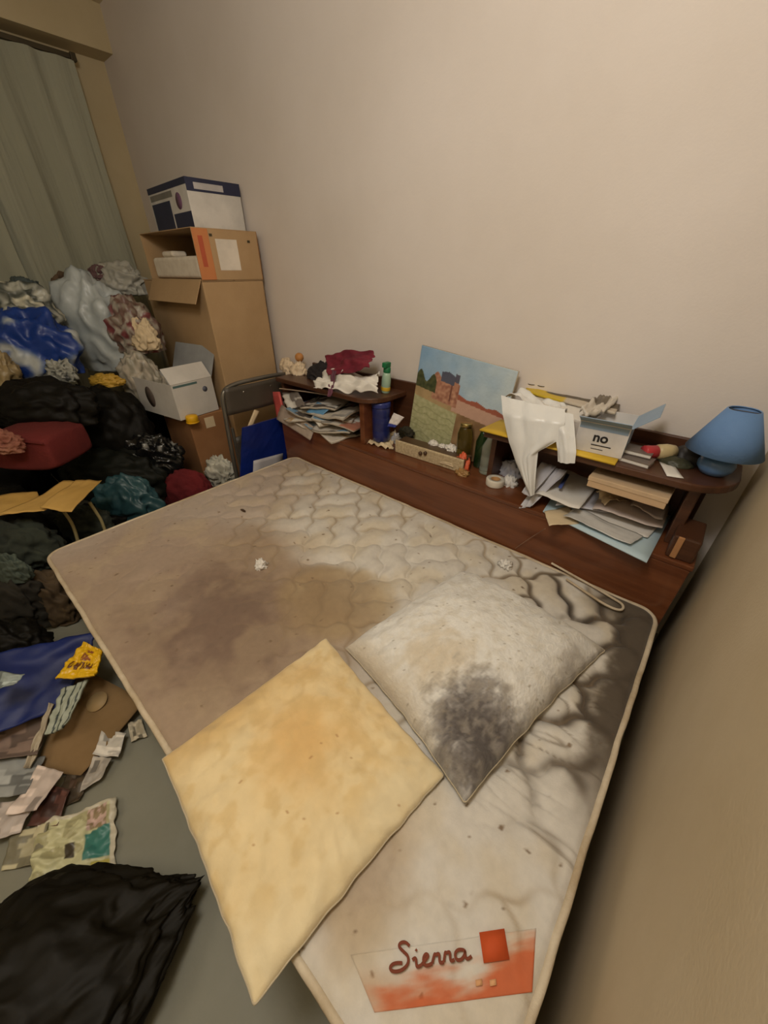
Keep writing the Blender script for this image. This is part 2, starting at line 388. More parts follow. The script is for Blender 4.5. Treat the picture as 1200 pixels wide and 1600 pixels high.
# pillows
def pillow(name, C4, H, label, cf, seed, mat, pull=.05, wr_amp=.006, hf=None):
    P = [Vector(p) for p in C4]; n = 120; V = []; C = []; Fs = []
    cen = sum(P, Vector())/4
    for side in (1, 0):
        for j in range(n+1):
            for i in range(n+1):
                u, v = i/n, j/n; a, b = 2*u-1, 2*v-1
                # pull the edges in between the corners
                a2 = a*(1-pull*(1-b*b)); b2 = b*(1-pull*(1-a*a)); uu, vv = (a2+1)/2, (b2+1)/2
                p = P[0]*(1-uu)*(1-vv)+P[1]*uu*(1-vv)+P[2]*uu*vv+P[3]*(1-uu)*vv
                q = max(0, (1-a*a)*(1-b*b)); puff = q**.42
                em = min(1-abs(a), 1-abs(b))
                rim = math.exp(-(em/.05)**2)
                ed = wr_amp*(1-puff)*math.sin((math.atan2(b, a))*26+3*nz((a, b, seed), 3))*sm(0, .1, em)
                top = H*puff+wr_amp*1.6*fb((u, v, 0), 4, seed)*sm(0, .2, em)+ed*.8
                if hf: top += hf(u, v)*sm(0, .12, em)
                zt = .004+max(top, 0); zb = .0
                p = p.copy(); p.z = P[0].z
                p.x += .004*nz((a*3, b*3, seed), 2); p.y += .004*nz((a*3, b*3, seed+4), 2)
                base = (P[0]*(1-u)*(1-v)+P[1]*u*(1-v)+P[2]*u*v+P[3]*(1-u)*v).z
                p.z = base+(zt if side else zb)
                V.append(p-cen); C.append(cf(u, v))
    K = (n+1)**2
    for j in range(n):
        for i in range(n):
            a = j*(n+1)+i; Fs.append((a+K, a+K+n+1, a+K+n+2, a+K+1)); Fs.append((a, a+1, a+n+2, a+n+1))
    loop = [i for i in range(n+1)]+[j*(n+1)+n for j in range(1, n+1)]+[n*(n+1)+i for i in range(n-1, -1, -1)]+[j*(n+1) for j in range(n-1, 0, -1)]
    for k in range(len(loop)): a, b = loop[k], loop[(k+1) % len(loop)]; Fs.append((a, a+K, b+K, b))
    root = thing(name, label, 'pillow', cen)
    o = from_vf('case', V, Fs, mat, root, cols=C)
    rim = [V[k]+Vector((0, 0, -.001)) for k in loop[::3]]
    tube('seam', [tuple(r) for r in rim], .0018, M('seam_cloth', (190, 176, 150), .85), root, 8, True)
    return root
z0 = MT+.008
def c1(u, v):     # u from left corner to bottom corner, v towards the back
    n1 = fb((u, v, 0), 5, 2); n2 = fb((u, v, 0), 18, 7); n3 = noise.noise(Vector((u*70, v*70, 3)))
    c = (222, 219, 212)
    k = 1-math.hypot((u-.5)/.22, (v-.24)/.2)+.4*n1
    c = mixc(c, (190, 166, 128), .5*sm(-.2, .8, k+.35*n2))
    c = mixc(c, (178, 156, 124), .45*sm(.12, .0, v)*sm(.9, .3, u))
    k = 1-math.hypot((u-.90)/.40, (v-.16)/.30)+.25*n1+.26*n2+.12*n3
    c = mixc(c, (80, 73, 70), .95*sm(.05, .72, k))
    c = mixc(c, (120, 108, 96), .55*sm(.85, 1, u)*sm(.25, .6, v)*sm(-.2, .3, n1+.1))
    c = mixc(c, (150, 136, 112), .5*sm(.9, 1, v)*sm(.3, 1, u))
    dens = .36+.12*n1+.08*sm(.3, .9, u)
    if n3*.6+.6*noise.noise(Vector((u*27, v*27, 9))) > .92-dens: c = mixc(c, (138, 126, 108), .6)
    c = mixc(c, (206, 198, 182), .4*sm(-.1, .4, n2))
    return c
def h1(u, v): # the gathered grimy ridge running to the near corner
    d = abs((v-.10)-(u-1)*.55-.02); return .018*math.exp(-(d/.05)**2)*sm(.62, .95, u)-.016*math.exp(-((d-.1)/.05)**2)*sm(.6, .9, u)
m_p1 = M('pillow_grey_cloth', (210, 206, 200), .8, vcol=True, bump=.35, bs=120, cs=10, sheen=.2)
m_p2 = M('pillow_cream_cloth', (210, 206, 200), .85, vcol=True, bump=.15, bs=60, cs=4, sheen=.2)
pillow('pillow', [(-.552, .462, z0), (-.085, .352, z0+.012), (.034, .955, z0), (-.462, .985, z0)], .125,
       'greyish white speckled pillow with a black grimy corner, near the headboard', c1, 5, m_p1, .045, .006, h1)
def c2(u, v):
    n1 = fb((u, v, 0), 3, 12); n2 = fb((u, v, 0), 9, 5); n3 = noise.noise(Vector((u*40, v*40, 8)))
    c = (226, 204, 158)
    k = 1-math.hypot((u-.42)/.42, (v-.6)/.38)+.5*n1
    c = mixc(c, (212, 166, 98), .65*sm(-.1, .9, k+.2*n2))
    c = mixc(c, (200, 160, 96), .6*sm(.25, .0, u+.1*n1)*sm(.9, .4, v))
    c = mixc(c, (208, 178, 122), .5*sm(-.1, .4, n2))
    c = mixc(c, (230, 216, 180), .6*sm(.75, .95, u+.1*n1))
    if n3 > .72: c = mixc(c, (150, 100, 60), .5)
    return c
pillow('pillow', [(-.655, -.022, z0), (-.196, -.078, z0+.004), (-.148, .372, z0), (-.622, .448, z0)], .052,
       'yellowed cream pillow lying flat over the foot edge of the mattress', c2, 9, m_p2, .02, .005)
# ---------------------------------------------------------------- headboard with ledge and shelves
m_wood = M('walnut_veneer', (118, 70, 42), .32, (92, 50, 28), 3, .04, 60, stretch=(.6, 6, 9), coat=.25)
m_woodd = M('walnut_dark', (84, 52, 34), .4, (64, 38, 24), 3, .04, 60, stretch=(.6, 6, 9), coat=.15)
hb = thing('headboard', 'dark walnut headboard with ledge and open shelves along the back wall', 'headboard', (-.88, 1.40, 0))
def hbx(nm, x0, x1, y0, y1, z0, z1, mat, bev=.003, lab=None):
    o = box(nm, (x0+.88, y0-1.40, z0), (x1+.88, y1-1.40, z1), mat, hb, bev); return tag(o, lab)
hbx('front_panel', -1.895, .145, 1.250, 1.268, .10, .602, m_wood)
hbx('ledge', -1.90, .15, 1.2485, 1.53, .602, .62, m_wood, .004)
hbx('side_panel', -1.895, -1.875, 1.264, 1.53, 0, .602, m_woodd)
hbx('side_panel', .125, .145, 1.264, 1.53, 0, .602, m_woodd)
hbx('back_panel', -1.90, .11, 1.53, 1.548, .30, .905, m_woodd)
def shelf(x0, x1, y0, y1, z, round_end):
    pts = []; r = .13
    if round_end == 'r':
        pts = [(x0, y0), (x1-r, y0)]+[(x1-r+r*math.sin(t*math.pi/16), y0+r-r*math.cos(t*math.pi/16)) for t in range(1, 9)]+[(x1, y1), (x0, y1)]
    bm = bmesh.new(); vs = [bm.verts.new((x+.88, y-1.40, z)) for x, y in pts]; f = bm.faces.new(vs)
    e = bmesh.ops.extrude_face_region(bm, geom=[f]); bmesh.ops.translate(bm, verts=[v for v in e['geom'] if isinstance(v, bmesh.types.BMVert)], vec=(0, 0, .024))
    bmesh.ops.recalc_face_normals(bm, faces=bm.faces)
    me = bpy.data.meshes.new('shelf'); bm.to_mesh(me); bm.free(); o = link('shelf', me, m_woodd, hb, None, False)
    b = o.modifiers.new('bev', 'BEVEL'); b.width = .004; b.segments = 2
shelf(-1.93, -1.17, 1.275, 1.53, .836, 'r')
shelf(-.60, .158, 1.275, 1.53, .836, 'r')
hbx('shelf_post', -1.915, -1.893, 1.30, 1.53, .62, .836, m_woodd)
hbx('shelf_post', -1.285, -1.255, 1.30, 1.53, .62, .836, m_wood)
hbx('shelf_post', -.60, -.578, 1.36, 1.53, .62, .836, m_woodd)
hbx('shelf_post', .055, .085, 1.34, 1.53, .62, .836, m_woodd)
hbx('end_block', .07, .14, 1.26, 1.40, .62, .70, m_woodd, .006)
hbx('block_strip', .082, .098, 1.254, 1.262, .625, .70, M('raw_wood', (178, 128, 84), .6), .002, 'pale raw wood strip')
LZ, SZ = .6205, .8605     # tops of ledge and shelves

m_wpaper = M('white_paper', (226, 222, 214), .7, (214, 208, 200), 5, .1, 60)
m_cream = M('cream_paper', (216, 196, 162), .75, (204, 184, 150), 5, .1, 60)
m_blue_pale = M('pale_blue_card', (186, 206, 214), .6, (172, 194, 204), 4)
m_grey_pale = M('pale_grey_paper', (196, 194, 198), .7, (180, 178, 184), 5)
m_yellow = M('yellow_card', (224, 186, 60), .6, (206, 166, 44), 5)
m_kraft = M('kraft_card', (186, 142, 92), .8, (170, 126, 78), 4, .1, 80)
m_white_pl = M('white_plastic_film', (226, 226, 224), .32, (214, 214, 212), 6, .15, 30)
m_black = M('black_plastic', (26, 24, 20), .4, (16, 15, 12), 5, .3, 20)

def printed(seed, pal):
    rnd = random.Random(seed); blocks = [(rnd.random(), rnd.random(), .1+.3*rnd.random(), .04+.2*rnd.random(), rnd.choice(pal)) for _ in range(9)]
    base = rnd.choice(pal)
    def cf(u, v):
        c = base
        for x, y, w, h, q in blocks:
            if abs(u-x) < w and abs(v-y) < h: c = q
        return c
    return cf
# --- newspapers and magazines on the left of the ledge
PAL = [(214, 208, 198), (196, 188, 176), (150, 146, 142), (176, 120, 100), (120, 150, 176), (222, 216, 204), (190, 160, 120), (84, 78, 74), (206, 198, 188)]
rr = random.Random(4)
def magazine(c, w, d, t, rz, tilt, seed, label, name='magazine', group=None, pal=PAL, roll=0):
    root = thing(name, label, name, c, rz, group); root.rotation_euler = (tilt, roll, rz)
    f = lambda u, v: .012*math.sin(u*3+seed)+.010*(fb((u*2, v*2, 0), 1, seed))
    P = [(-w/2, -d/2, 0), (w/2, -d/2, 0), (w/2, d/2, 0), (-w/2, d/2, 0)]
    g = grid4('pages', [(x*.985, y*.985, .001) for x, y, z in P], M('page_block', (206, 198, 184), .8, (168, 158, 144), 60, stretch=(1, 1, 30)), t, parent=root, fold=f, n=8)
    c_ = grid4('cover', [(x, y, t+.001) for x, y, z in P], VM(), .0009, parent=root, fold=f, n=20, m=26, cf=printed(seed, pal))
    return root
names = ['newspaper', 'magazine']
spec = [  # x, y, z, rz, tilt, seed, size
 (-1.74, 1.35, .010, .15, .0, 1), (-1.47, 1.34, .012, -.25, .02, 2), (-1.62, 1.36, .026, -.12, .02, 3), (-1.48, 1.345, .040, .35, .0, 4), (-1.73, 1.35, .042, .5, .03, 5),
 (-1.56, 1.36, .058, -.35, .02, 6), (-1.42, 1.36, .070, .2, -.02, 7), (-1.70, 1.35, .074, .05, .04, 8), (-1.52, 1.365, .088, .55, .03, 9), (-1.64, 1.37, .102, -.2, .03, 10), (-1.47, 1.36, .112, .1, .03, 11), (-1.60, 1.375, .128, .3, .04, 12)]
labs = ['grey newspaper at the bottom left of the magazine pile', 'folded newspaper at the bottom right of the magazine pile', 'creased magazine low in the middle of the ledge pile', 'magazine jutting out low by the shelf post', 'magazine turned sideways low at the left of the ledge pile',
 'rumpled newspaper halfway up the ledge pile', 'tan edged magazine near the shelf post, halfway up the pile', 'magazine halfway up the left of the ledge pile', 'skewed magazine in the upper middle of the ledge pile', 'newspaper near the top left of the ledge pile', 'magazine near the top right of the ledge pile', 'topmost magazine of the ledge pile under the left shelf']
for i, (x, y, z, rz, tl, sd) in enumerate(spec):
    magazine((x, y, LZ+z), .20+.03*rr.random(), .24, .007+.006*rr.random(), rz, tl+.02, sd, labs[i], names[i % 2], 'magazines and newspapers under the left shelf')
grid4_tag = lambda name, P, mat, label, cat, **k: tag(grid4(name, P, mat, **k), label, cat, k.get('group'))
def sheet(name, pts, mat, label, cat, th=.0012, bend=.006, group=None, **k):
    o = grid4(name, pts, mat, th, bend, **k); return tag(o, label, cat, group)
# pink-red booklet standing at the left end, and a grey one leaning below
sheet('booklet', [ay(448, 655, 1.262), ay(438, 612, 1.285), ay(427, 612, 1.30), ay(436, 655, 1.275)], M('coral_card', (206, 90, 86), .5), 'coral red booklet edge sticking out left of the magazine pile', 'booklet', th=.012, bend=.002, n=6)
sheet('leaflet', [ay(432, 655, 1.232), ay(485, 688, 1.225), ay(493, 668, 1.262), ay(440, 632, 1.262)], M('dun_paper', (176, 160, 146), .7, (150, 134, 122), 12), 'dun leaflet hanging over the ledge edge below the magazine pile', 'leaflet', bend=.004, n=10)
sheet('flyer', [ay(450, 640, 1.25), ay(478, 634, 1.25), ay(466, 612, 1.30), ay(440, 614, 1.30)], VM(), 'white and grey flyer propped up beside the coral booklet', 'flyer', bend=.01, n=14, cf=printed(31, [(220, 216, 208), (120, 112, 106), (200, 196, 190)]))
sheet('envelope', [ay(478, 644, 1.245), ay(500, 652, 1.245), ay(518, 637, 1.30), ay(496, 628, 1.30)], M('blue_print', (96, 146, 186), .5), 'small blue printed card on the magazine pile', 'card', bend=.004, n=8)
tube_ = tag(recenter(tube('pen', [tuple(ay(437, 607, 1.27)), tuple(ay(478, 612, 1.29)), tuple(ay(512, 617, 1.30))], .0035, M('pen_body', (170, 150, 130), .4)), ay(470, 611, 1.285)), 'thin brownish pen lying above the magazine pile', 'pen')

# --- blue tin on a crumpled napkin
def lat_thing(name, label, cat, loc): return thing(name, label, cat, loc)
p = az(590, 686, LZ+.004)
sheet('napkin', [az(566, 690, LZ+.006), az(612, 702, LZ+.006), az(618, 672, LZ+.006), az(568, 664, LZ+.006)], m_cream, 'crumpled cream napkin under the blue canister', 'napkin', th=.002, bend=.022, n=26, bs=14, ragged=.12)
root = thing('canister', 'dark blue cylindrical canister on the crumpled napkin', 'canister', (-1.215, 1.385, LZ+.012)); root.scale = (1.2, 1.2, 1.14)
m_bl = M('cobalt_tin', (34, 44, 104), .28, (26, 34, 84), 8, coat=.4)
lathe('body', [(.034, 0), (.038, .004), (.038, .045), (.0365, .05), (.038, .055), (.038, .105), (.0365, .11), (.038, .115), (.038, .150), (.034, .155)], m_bl, root)
lathe('lid', [(.040, .152), (.0405, .156), (.0405, .17), (.038, .175), (.030, .176), (.028, .172), (0, .172)], M('cobalt_lid', (40, 52, 120), .3, coat=.4), root)
# folded packet and tissue right of the canister
sheet('packet', [ay(606, 666, 1.30), ay(618, 668, 1.31), ay(632, 652, 1.32), ay(616, 645, 1.32)], VM(), 'small white folded packet with a blue edge beside the canister', 'packet', th=.008, bend=.004, n=14, cf=lambda u, v: (50, 60, 140) if v < .22 else (214, 206, 204))
def wad(name, px, py, z, r, label, seed, mat=None, cat=None, amp=.32, rz=0):
    c = az(px, py, z); o = lump(name, c, r, mat or m_wpaper, seed, amp, 2.4, 4, 1.1, flat=True, fine=.12, rz=rz); return tag(o, label, cat or 'tissue')
wad('tissue', 622, 690, LZ, (.035, .03, .04), 'crumpled greyish tissue between canister and beige radio', 3, m_grey_pale)

# --- beige speckled radio-like box with dark top
A0 = az(617, 706, LZ); A1 = az(722, 740, LZ)
dv = A1-A0; ang = math.atan2(dv.y, dv.x); L = dv.length
rad = thing('radio', 'small beige speckled table radio with dark brown top on the ledge', 'radio', tuple((A0+A1)/2), ang)
m_beige = M('beige_speckle', (200, 182, 148), .6, (168, 148, 116), 90, .1, 200)
rfront = box('front', (-L/2, 0, 0), (L/2, .012, .062), m_beige, rad, .004)
box('body', (-L/2+.002, .012, 0), (L/2-.002, .085, .058), M('brown_plastic', (92, 70, 50), .35, (78, 58, 40), 6), rad, .006)
for x, z in ((-.015, .036), (.012, .044)):
    k = lathe('knob', [(.009, 0), (.009, .008), (.006, .011), (0, .011)], M('knob_brown', (84, 62, 46), .4), rfront, (x-.02, 0, z), 20); k.rotation_euler = (R(90), 0, 0)
sheet('label_scrap', [tuple(Vector((-.0, -.003, .0))+(A0*.32+A1*.68)+Vector((0, 0, .018))), tuple((A0*.12+A1*.88)+Vector((0, -.003, .018))), tuple((A0*.14+A1*.86)+Vector((0, -.003, .036))), tuple((A0*.30+A1*.70)+Vector((0, -.003, .030)))], m_cream, 'torn cream paper scrap on the front of the beige radio', 'paper scrap', bend=.003, n=8)
o = lump('cap', (az(656, 668, LZ+.058).x, 1.44, LZ+.060), (.042, .03, .032), M('black_green_cloth', (44, 42, 30), .8), 6, .2); tag(o, 'small dark cap resting on top of the beige radio', 'cap')
for k, (px, py, q, lab) in enumerate([(678, 676, .018, 'white tissue ball on the radio nearest the dark cap'), (692, 682, .014, 'smallest white tissue ball in the row on the radio'), (705, 690, .022, 'largest white tissue wad in the row on the radio'), (717, 700, .014, 'white tissue wad at the right end of the radio')]):
    c = ay(px, py+6, 1.415); o = lump('tissue', (c.x, c.y, LZ+.058), (q*1.3, q, q), m_wpaper, 40+k, .3, 2.4, 4, 1.1, fine=.1); tag(o, lab, 'tissue', 'tissues on the radio')

# --- picture of a castle leaning on the back panel
def castle(u, v):
    n = noise.noise(Vector((u*9, v*9, 0))); n2 = noise.noise(Vector((u*30, v*30, 2)))
    sky = mixc((134, 168, 200), (192, 206, 212), min(1, max(0, u*.9+.25*(1-v)+.2*n))); c = sky
    hz = .62-.12*u
    if v < hz+.02:
        c = mixc((176, 150, 110), (150, 130, 92), max(0, n))                     # sandy bank and quay wall
        if v < hz-.09-.05*u: c = mixc((186, 184, 144), (160, 160, 118), .5+.8*n2)        # pale green water meadow
        if v < hz-.16-.05*u and (math.sin(v*90+u*14+4*n) > .93): c = (146, 146, 108)
        if u > .52 and v < hz-.06: c = mixc((158, 128, 92), (130, 100, 70), .5+n)
    if u > .45 and hz-.10 < v < hz+.05+.02*n: c = (196, 158, 138)                     # pink houses
    if u > .47 and hz+.03 < v < hz+.085-.05*abs(((u*5) % 1)-.5): c = (160, 92, 72)       # red roofs
    if .20 < u < .50 and hz-.06 < v < hz+.19+.02*math.sin(u*60): c = mixc((196, 150, 122), (150, 100, 82), .5+n2)   # castle
    if .28 < u < .48 and hz+.14 < v < hz+.25-.6*abs(u-.36)**1.3: c = (86, 88, 104)
    if .43 < u < .48 and hz+.1 < v < hz+.26: c = (88, 86, 100) if v > hz+.18 else (176, 128, 104)
    if .40 < u < .42 and v > hz-.02 and v < hz+.14: c = (120, 78, 64)
    if u < .24 and hz+.0 < v < hz+.13+.05*math.sin(u*40)-.1*abs(u-.12): c = mixc((58, 66, 42), (88, 90, 58), .5+n2)   # trees
    return c
TL, TR = ay(662, 539, 1.525), ay(812, 580, 1.525)
BL = ay(640, 655, 1.485); BL.z = LZ+.002
wv = TR-TL; wv.z *= .6; BR = BL+wv*1.02; BR.z = LZ+.002
pic = thing('painting', 'unframed castle landscape painting leaning on the wall behind the radio', 'painting', tuple((BL+BR)/2))
off = Vector(pic.location)
grid4('canvas', [p-off for p in (BL, BR, TR, TL)], M('canvas_back', (196, 184, 160), .8), .012, 0, parent=pic, n=2)
nn = ((BR-BL).cross(TL-BL)).normalized()
grid4('painted_face', [p-off+nn*(.0125) for p in (BL, BR, TR, TL)], VM('oil_paint', .45, .15, 90, 5), .0008, 0, parent=pic, n=170, m=150, cf=castle)

# --- bottles and jars
m_glass_ol = M('olive_glass', (150, 136, 70), .08, (140, 124, 60), 4, trans=.85)
m_glass_gr = M('green_glass', (60, 92, 52), .08, (50, 80, 44), 4, trans=.7)
m_glass_cl = M('clear_plastic', (222, 228, 214), .15, (210, 218, 200), 4, trans=.75, ior=1.3)
def bottle(name, label, loc, prof, mat, cap_r, cap_h, cap_mat, capn='cap'):
    r = thing(name, label, 'bottle' if 'bottle' in name else 'jar', loc); lathe('body', prof, mat, r)
    z = prof[-1][1]; lathe(capn, [(cap_r, z-.002), (cap_r, z+cap_h-.002), (cap_r-.002, z+cap_h), (0, z+cap_h)], cap_mat, r); return r
bottle('glass_jar', 'olive tinted glass jar with metal lid in front of the painting', (-.755, 1.425, LZ), [(.030, 0), (.034, .006), (.034, .15), (.026, .175), (.024, .18)], m_glass_ol, .026, .016, M('gold_lid', (190, 170, 110), .25, metal=.9), 'lid')
bottle('glass_bottle', 'dark green glass bottle between the olive jar and the clear bottle', (-.683, 1.455, LZ), [(.025, 0), (.028, .005), (.028, .12), (.016, .155), (.013, .17)], m_glass_gr, .014, .014, M('steel_cap', (190, 186, 176), .25, metal=.9))
b = bottle('water_bottle', 'clear plastic bottle with a green screw cap beside the tape roll', (-.628, 1.415, LZ), [(.026, 0), (.031, .006), (.031, .03), (.029, .035), (.031, .04), (.031, .08), (.029, .085), (.031, .09), (.031, .125), (.016, .158), (.014, .168)], m_glass_cl, .0155, .022, M('green_cap', (34, 120, 74), .4))
o = lump('plastic_bag', (-.725, 1.372, LZ), (.032, .024, .07), M('orange_film', (224, 108, 70), .4, (200, 84, 52), 8), 21, .3, 2.6, 4, 1.1, fine=.1); tag(o, 'crumpled orange red plastic wrapper in front of the olive jar', 'wrapper')
o.name = 'wrapper'
o = lump('wrapper', (-.70, 1.335, LZ), (.03, .022, .022), M('amber_film', (170, 130, 80), .35), 23, .3, 2.6, 4, 1.1, fine=.1); tag(o, 'small amber cellophane scrap beside the tape roll', 'wrapper')
# tape roll
tp = thing('tape_roll', 'white roll of adhesive tape lying on the ledge', 'tape', tuple(az(773, 757, LZ)))
lathe('tape', [(.020, .0), (.037, .0), (.038, .003), (.038, .026), (.037, .028), (.020, .028), (.020, .0)], M('tape_white', (224, 216, 200), .45), tp)
lathe('core', [(.0165, .001), (.0195, .001), (.0195, .027), (.0165, .027), (.0165, .001)], m_kraft, tp)
c = az(797, 757, LZ); o = lump('tissue', (c.x, c.y, LZ), (.030, .026, .038), m_wpaper, 51, .3, 2.4, 4, 1.1, fine=.1); tag(o, 'white crumpled tissue standing right of the tape roll', 'tissue')
c = az(790, 748, LZ); o = lump('tissue', (c.x+.0, c.y+.05, LZ), (.05, .03, .062), m_grey_pale, 52, .3, 2.4, 4, 1.1, fine=.1); tag(o, 'greyish crumpled tissue behind the tape roll', 'tissue')

# --- top of the left shelf
m_rose = M('cream_tissue', (226, 206, 178), .8, (206, 184, 154), 12)
for k, (px, py, Y, q, lab) in enumerate([(452, 575, 1.44, .045, 'cream tissue wad at the left end of the left shelf'), (466, 570, 1.42, .05, 'biggest cream tissue wad beside the black bag on the left shelf'), (446, 566, 1.50, .04, 'cream tissue wad at the back corner of the left shelf')]):
    c = ay(px, py, Y); o = lump('tissue', (c.x, Y, SZ), (q, q*.8, q*1.1), m_rose, 60+k, .3, 2.2, 4, 1.1, fine=.08); tag(o, lab, 'tissue')
c = ay(466, 553, 1.47); o = lump('wooden_ball', (c.x, 1.475, c.z-.02), (.026, .026, .026), M('orange_wood', (196, 136, 76), .5), 3, .03, flat=False, sub=3); tag(o, 'orange brown knob on the cream tissues', 'ornament'); o.name = 'ornament'
c = ay(502, 575, 1.43)
o = lump('cloth_bag', (c.x, 1.44, SZ), (.10, .07, .078), M('black_cloth', (44, 38, 40), .85, (30, 26, 28), 6), 14, .22, 2, 5, .8); tag(o, 'black cloth bag under the maroon cloth on the left shelf', 'bag')
sheet('napkin', [ay(490, 607, 1.275), ay(590, 612, 1.29), ay(592, 577, 1.40), ay(508, 582, 1.40)], m_wpaper, 'white rumpled cloth hanging over the edge of the left shelf', 'cloth', th=.002, bend=.045, n=40, bs=4.5, ragged=.08, seed=4)
sheet('scarf', [ay(512, 586, 1.34), ay(580, 578, 1.33), ay(584, 549, 1.45), ay(508, 556, 1.46)], M('maroon_cloth', (124, 34, 52), .85, (96, 24, 40), 8), 'maroon cloth draped over the white cloth on the left shelf', 'cloth', th=.003, bend=.035, n=36, bs=3.2, ragged=.05, seed=9)
sheet('strap', [ay(512, 620, 1.262), ay(518, 620, 1.262), ay(526, 580, 1.33), ay(519, 578, 1.33)], M('maroon_strap', (104, 60, 76), .85), 'mauve strap hanging from the maroon cloth', 'strap', th=.002, bend=.01, n=10)
# spray bottle
sp = thing('spray_bottle', 'green and white spray bottle standing behind the end of the left shelf', 'bottle', (-1.235, 1.44, SZ)); sp.rotation_euler = (0, R(6), 0)
lathe('body', [(.020, 0), (.023, .004), (.023, .06), (.020, .085), (.016, .10)], M('pale_green_plastic', (176, 204, 180), .35), sp)
lathe('collar', [(.017, .098), (.018, .10), (.018, .118), (.012, .125)], M('green_cap', (34, 120, 74), .4), sp)
box('nozzle', (-.012, -.028, .122), (.012, .014, .146), M('green_cap', (34, 120, 74), .4), sp, .004)
lathe('band', [(.0235, .012), (.0238, .014), (.0238, .028), (.0235, .03)], M('yellow_card', (0, 0, 0)), sp)
# --- white carrier bag hanging over the front edge of the right shelf
def carrier():
    root = thing('carrier_bag', 'white crumpled carrier bag hanging over the front of the right shelf', 'bag', (-.50, 1.28, .84))
    off = Vector(root.location); prof = [(830, 795, 1.235), (805, 700, 1.245), (788, 640, 1.27), (786, 618, 1.30)]
    # front body: outline of left and right borders from the top down
    Lp = [ay(784, 617, 1.31), ay(787, 645, 1.265), ay(797, 690, 1.250), ay(808, 722, 1.245), ay(820, 752, 1.238), ay(829, 772, 1.236)]
    Rp = [ay(885, 638, 1.31), ay(884, 660, 1.265), ay(872, 688, 1.250), ay(842, 705, 1.245), ay(838, 745, 1.238), ay(836, 772, 1.236)]
    def strip(name, Lp, Rp, seed, amp, n=26, m=40, back=.0):
        V = []; Fs = []
        def ev(P, t): k = min(len(P)-2, int(t*(len(P)-1))); f = t*(len(P)-1)-k; return P[k].lerp(P[k+1], f)
        for s in (0, 1):
            for j in range(m+1):
                a, b = ev(Lp, j/m), ev(Rp, j/m)
                for i in range(n+1):
                    p = a.lerp(b, i/n); w = (b-a).length
                    d = amp*fb((i/n*2.2, j/m*1.2, seed), 1.2, seed, 3)+amp*.8*math.sin(i/n*9+seed+j*.04)*min(1, w/.1)
                    p = p+Vector((0, -abs(d)*.7-.004-(.0015 if s else 0)-.012*math.sin(math.pi*i/n), 0)); V.append(p-off)
        K = (n+1)*(m+1)
        for j in range(m):
            for i in range(n): a = j*(n+1)+i; Fs += [(a, a+1, a+n+2, a+n+1), (a+K, a+K+n+1, a+K+n+2, a+K+1)]
        return from_vf(name, V, Fs, m_white_pl, root)
    strip('bag_body', Lp, Rp, 3, .010)
    strip('bag_flap', [ay(862, 636, 1.305), ay(868, 665, 1.262), ay(872, 700, 1.248), ay(873, 720, 1.246)], [ay(897, 646, 1.305), ay(900, 680, 1.262), ay(902, 705, 1.248), ay(900, 722, 1.246)], 8, .008, 12, 26)
    grid4('bag_top', [ay(788, 621, 1.305)-off, ay(880, 643, 1.305)-off, ay(890, 640, 1.46)-off, ay(820, 613, 1.48)-off], m_white_pl, .0015, .03, 3.5, 26, parent=root)
carrier()
# right shelf, left part: yellow folder flat on the shelf, papers, magazine on top
sheet('folder', [(-.612, 1.262, SZ+.001), (-.145, 1.262, SZ+.001), (-.150, 1.42, SZ+.001), (-.600, 1.42, SZ+.001)], m_yellow, 'yellow cardboard folder lying flat on the right shelf', 'folder', th=.006, bend=0, n=4)
o = thing('paper_stack', 'thick white paper stack under the folded magazines on the right shelf', 'paper stack', (-.36, 1.41, SZ+.008), -.04)
box('sheets', (-.16, -.085, 0), (.10, .10, .085), M('sheet_edges', (214, 206, 198), .8, (176, 166, 158), 60, stretch=(1, 1, 30)), o, .003)
box('top_sheet', (-.158, -.083, .085), (.102, .098, .087), m_wpaper, o, 0)
zt = SZ+.098
def ptop(px, py, z=None): return az(px, py, z or zt)
sheet('magazine', [az(818, 614, zt), az(960, 650, zt), az(972, 628, zt), az(832, 598, zt)], VM(), 'yellow and black magazine on top of the white paper stack', 'magazine', th=.010, bend=.004, n=30, cf=lambda u, v: (mixc((70, 62, 50), (110, 96, 74), .5+noise.noise(Vector((u*20, v*20, 1)))) if (u > .25 and v > .25) else ((206, 176, 50) if u < .5 else (196, 184, 166))))
sheet('magazine', [az(905, 645, zt+.014), az(935, 652, zt+.014), az(972, 622, zt+.014), az(945, 615, zt+.014)], VM(), 'pale folded magazine bent over the end of the paper stack', 'magazine', th=.012, bend=.02, n=22, cf=printed(77, [(206, 198, 186), (176, 166, 150), (120, 110, 96), (206, 176, 60)]))
tg = thing('spectacles', 'thin wire spectacles on the yellow corner of the magazine', 'spectacles', tuple(az(838, 606, zt+.014)))
def ring(cx, r): 
    P = [(cx+r*math.cos(a*math.pi/8), .7*r*math.sin(a*math.pi/8), .012) for a in range(16)]; tube('rim', P, .0012, m_dark, tg, 6, True)
ring(-.02, .018); ring(.02, .018); tube('bridge', [(-.004, 0, .012), (.004, 0, .012)], .0012, m_dark, tg); tube('temple', [(.038, .002, .012), (.045, .05, .004)], .0012, m_dark, tg); tube('temple', [(-.038, .002, .012), (-.045, .05, .004)], .0012, m_dark, tg)
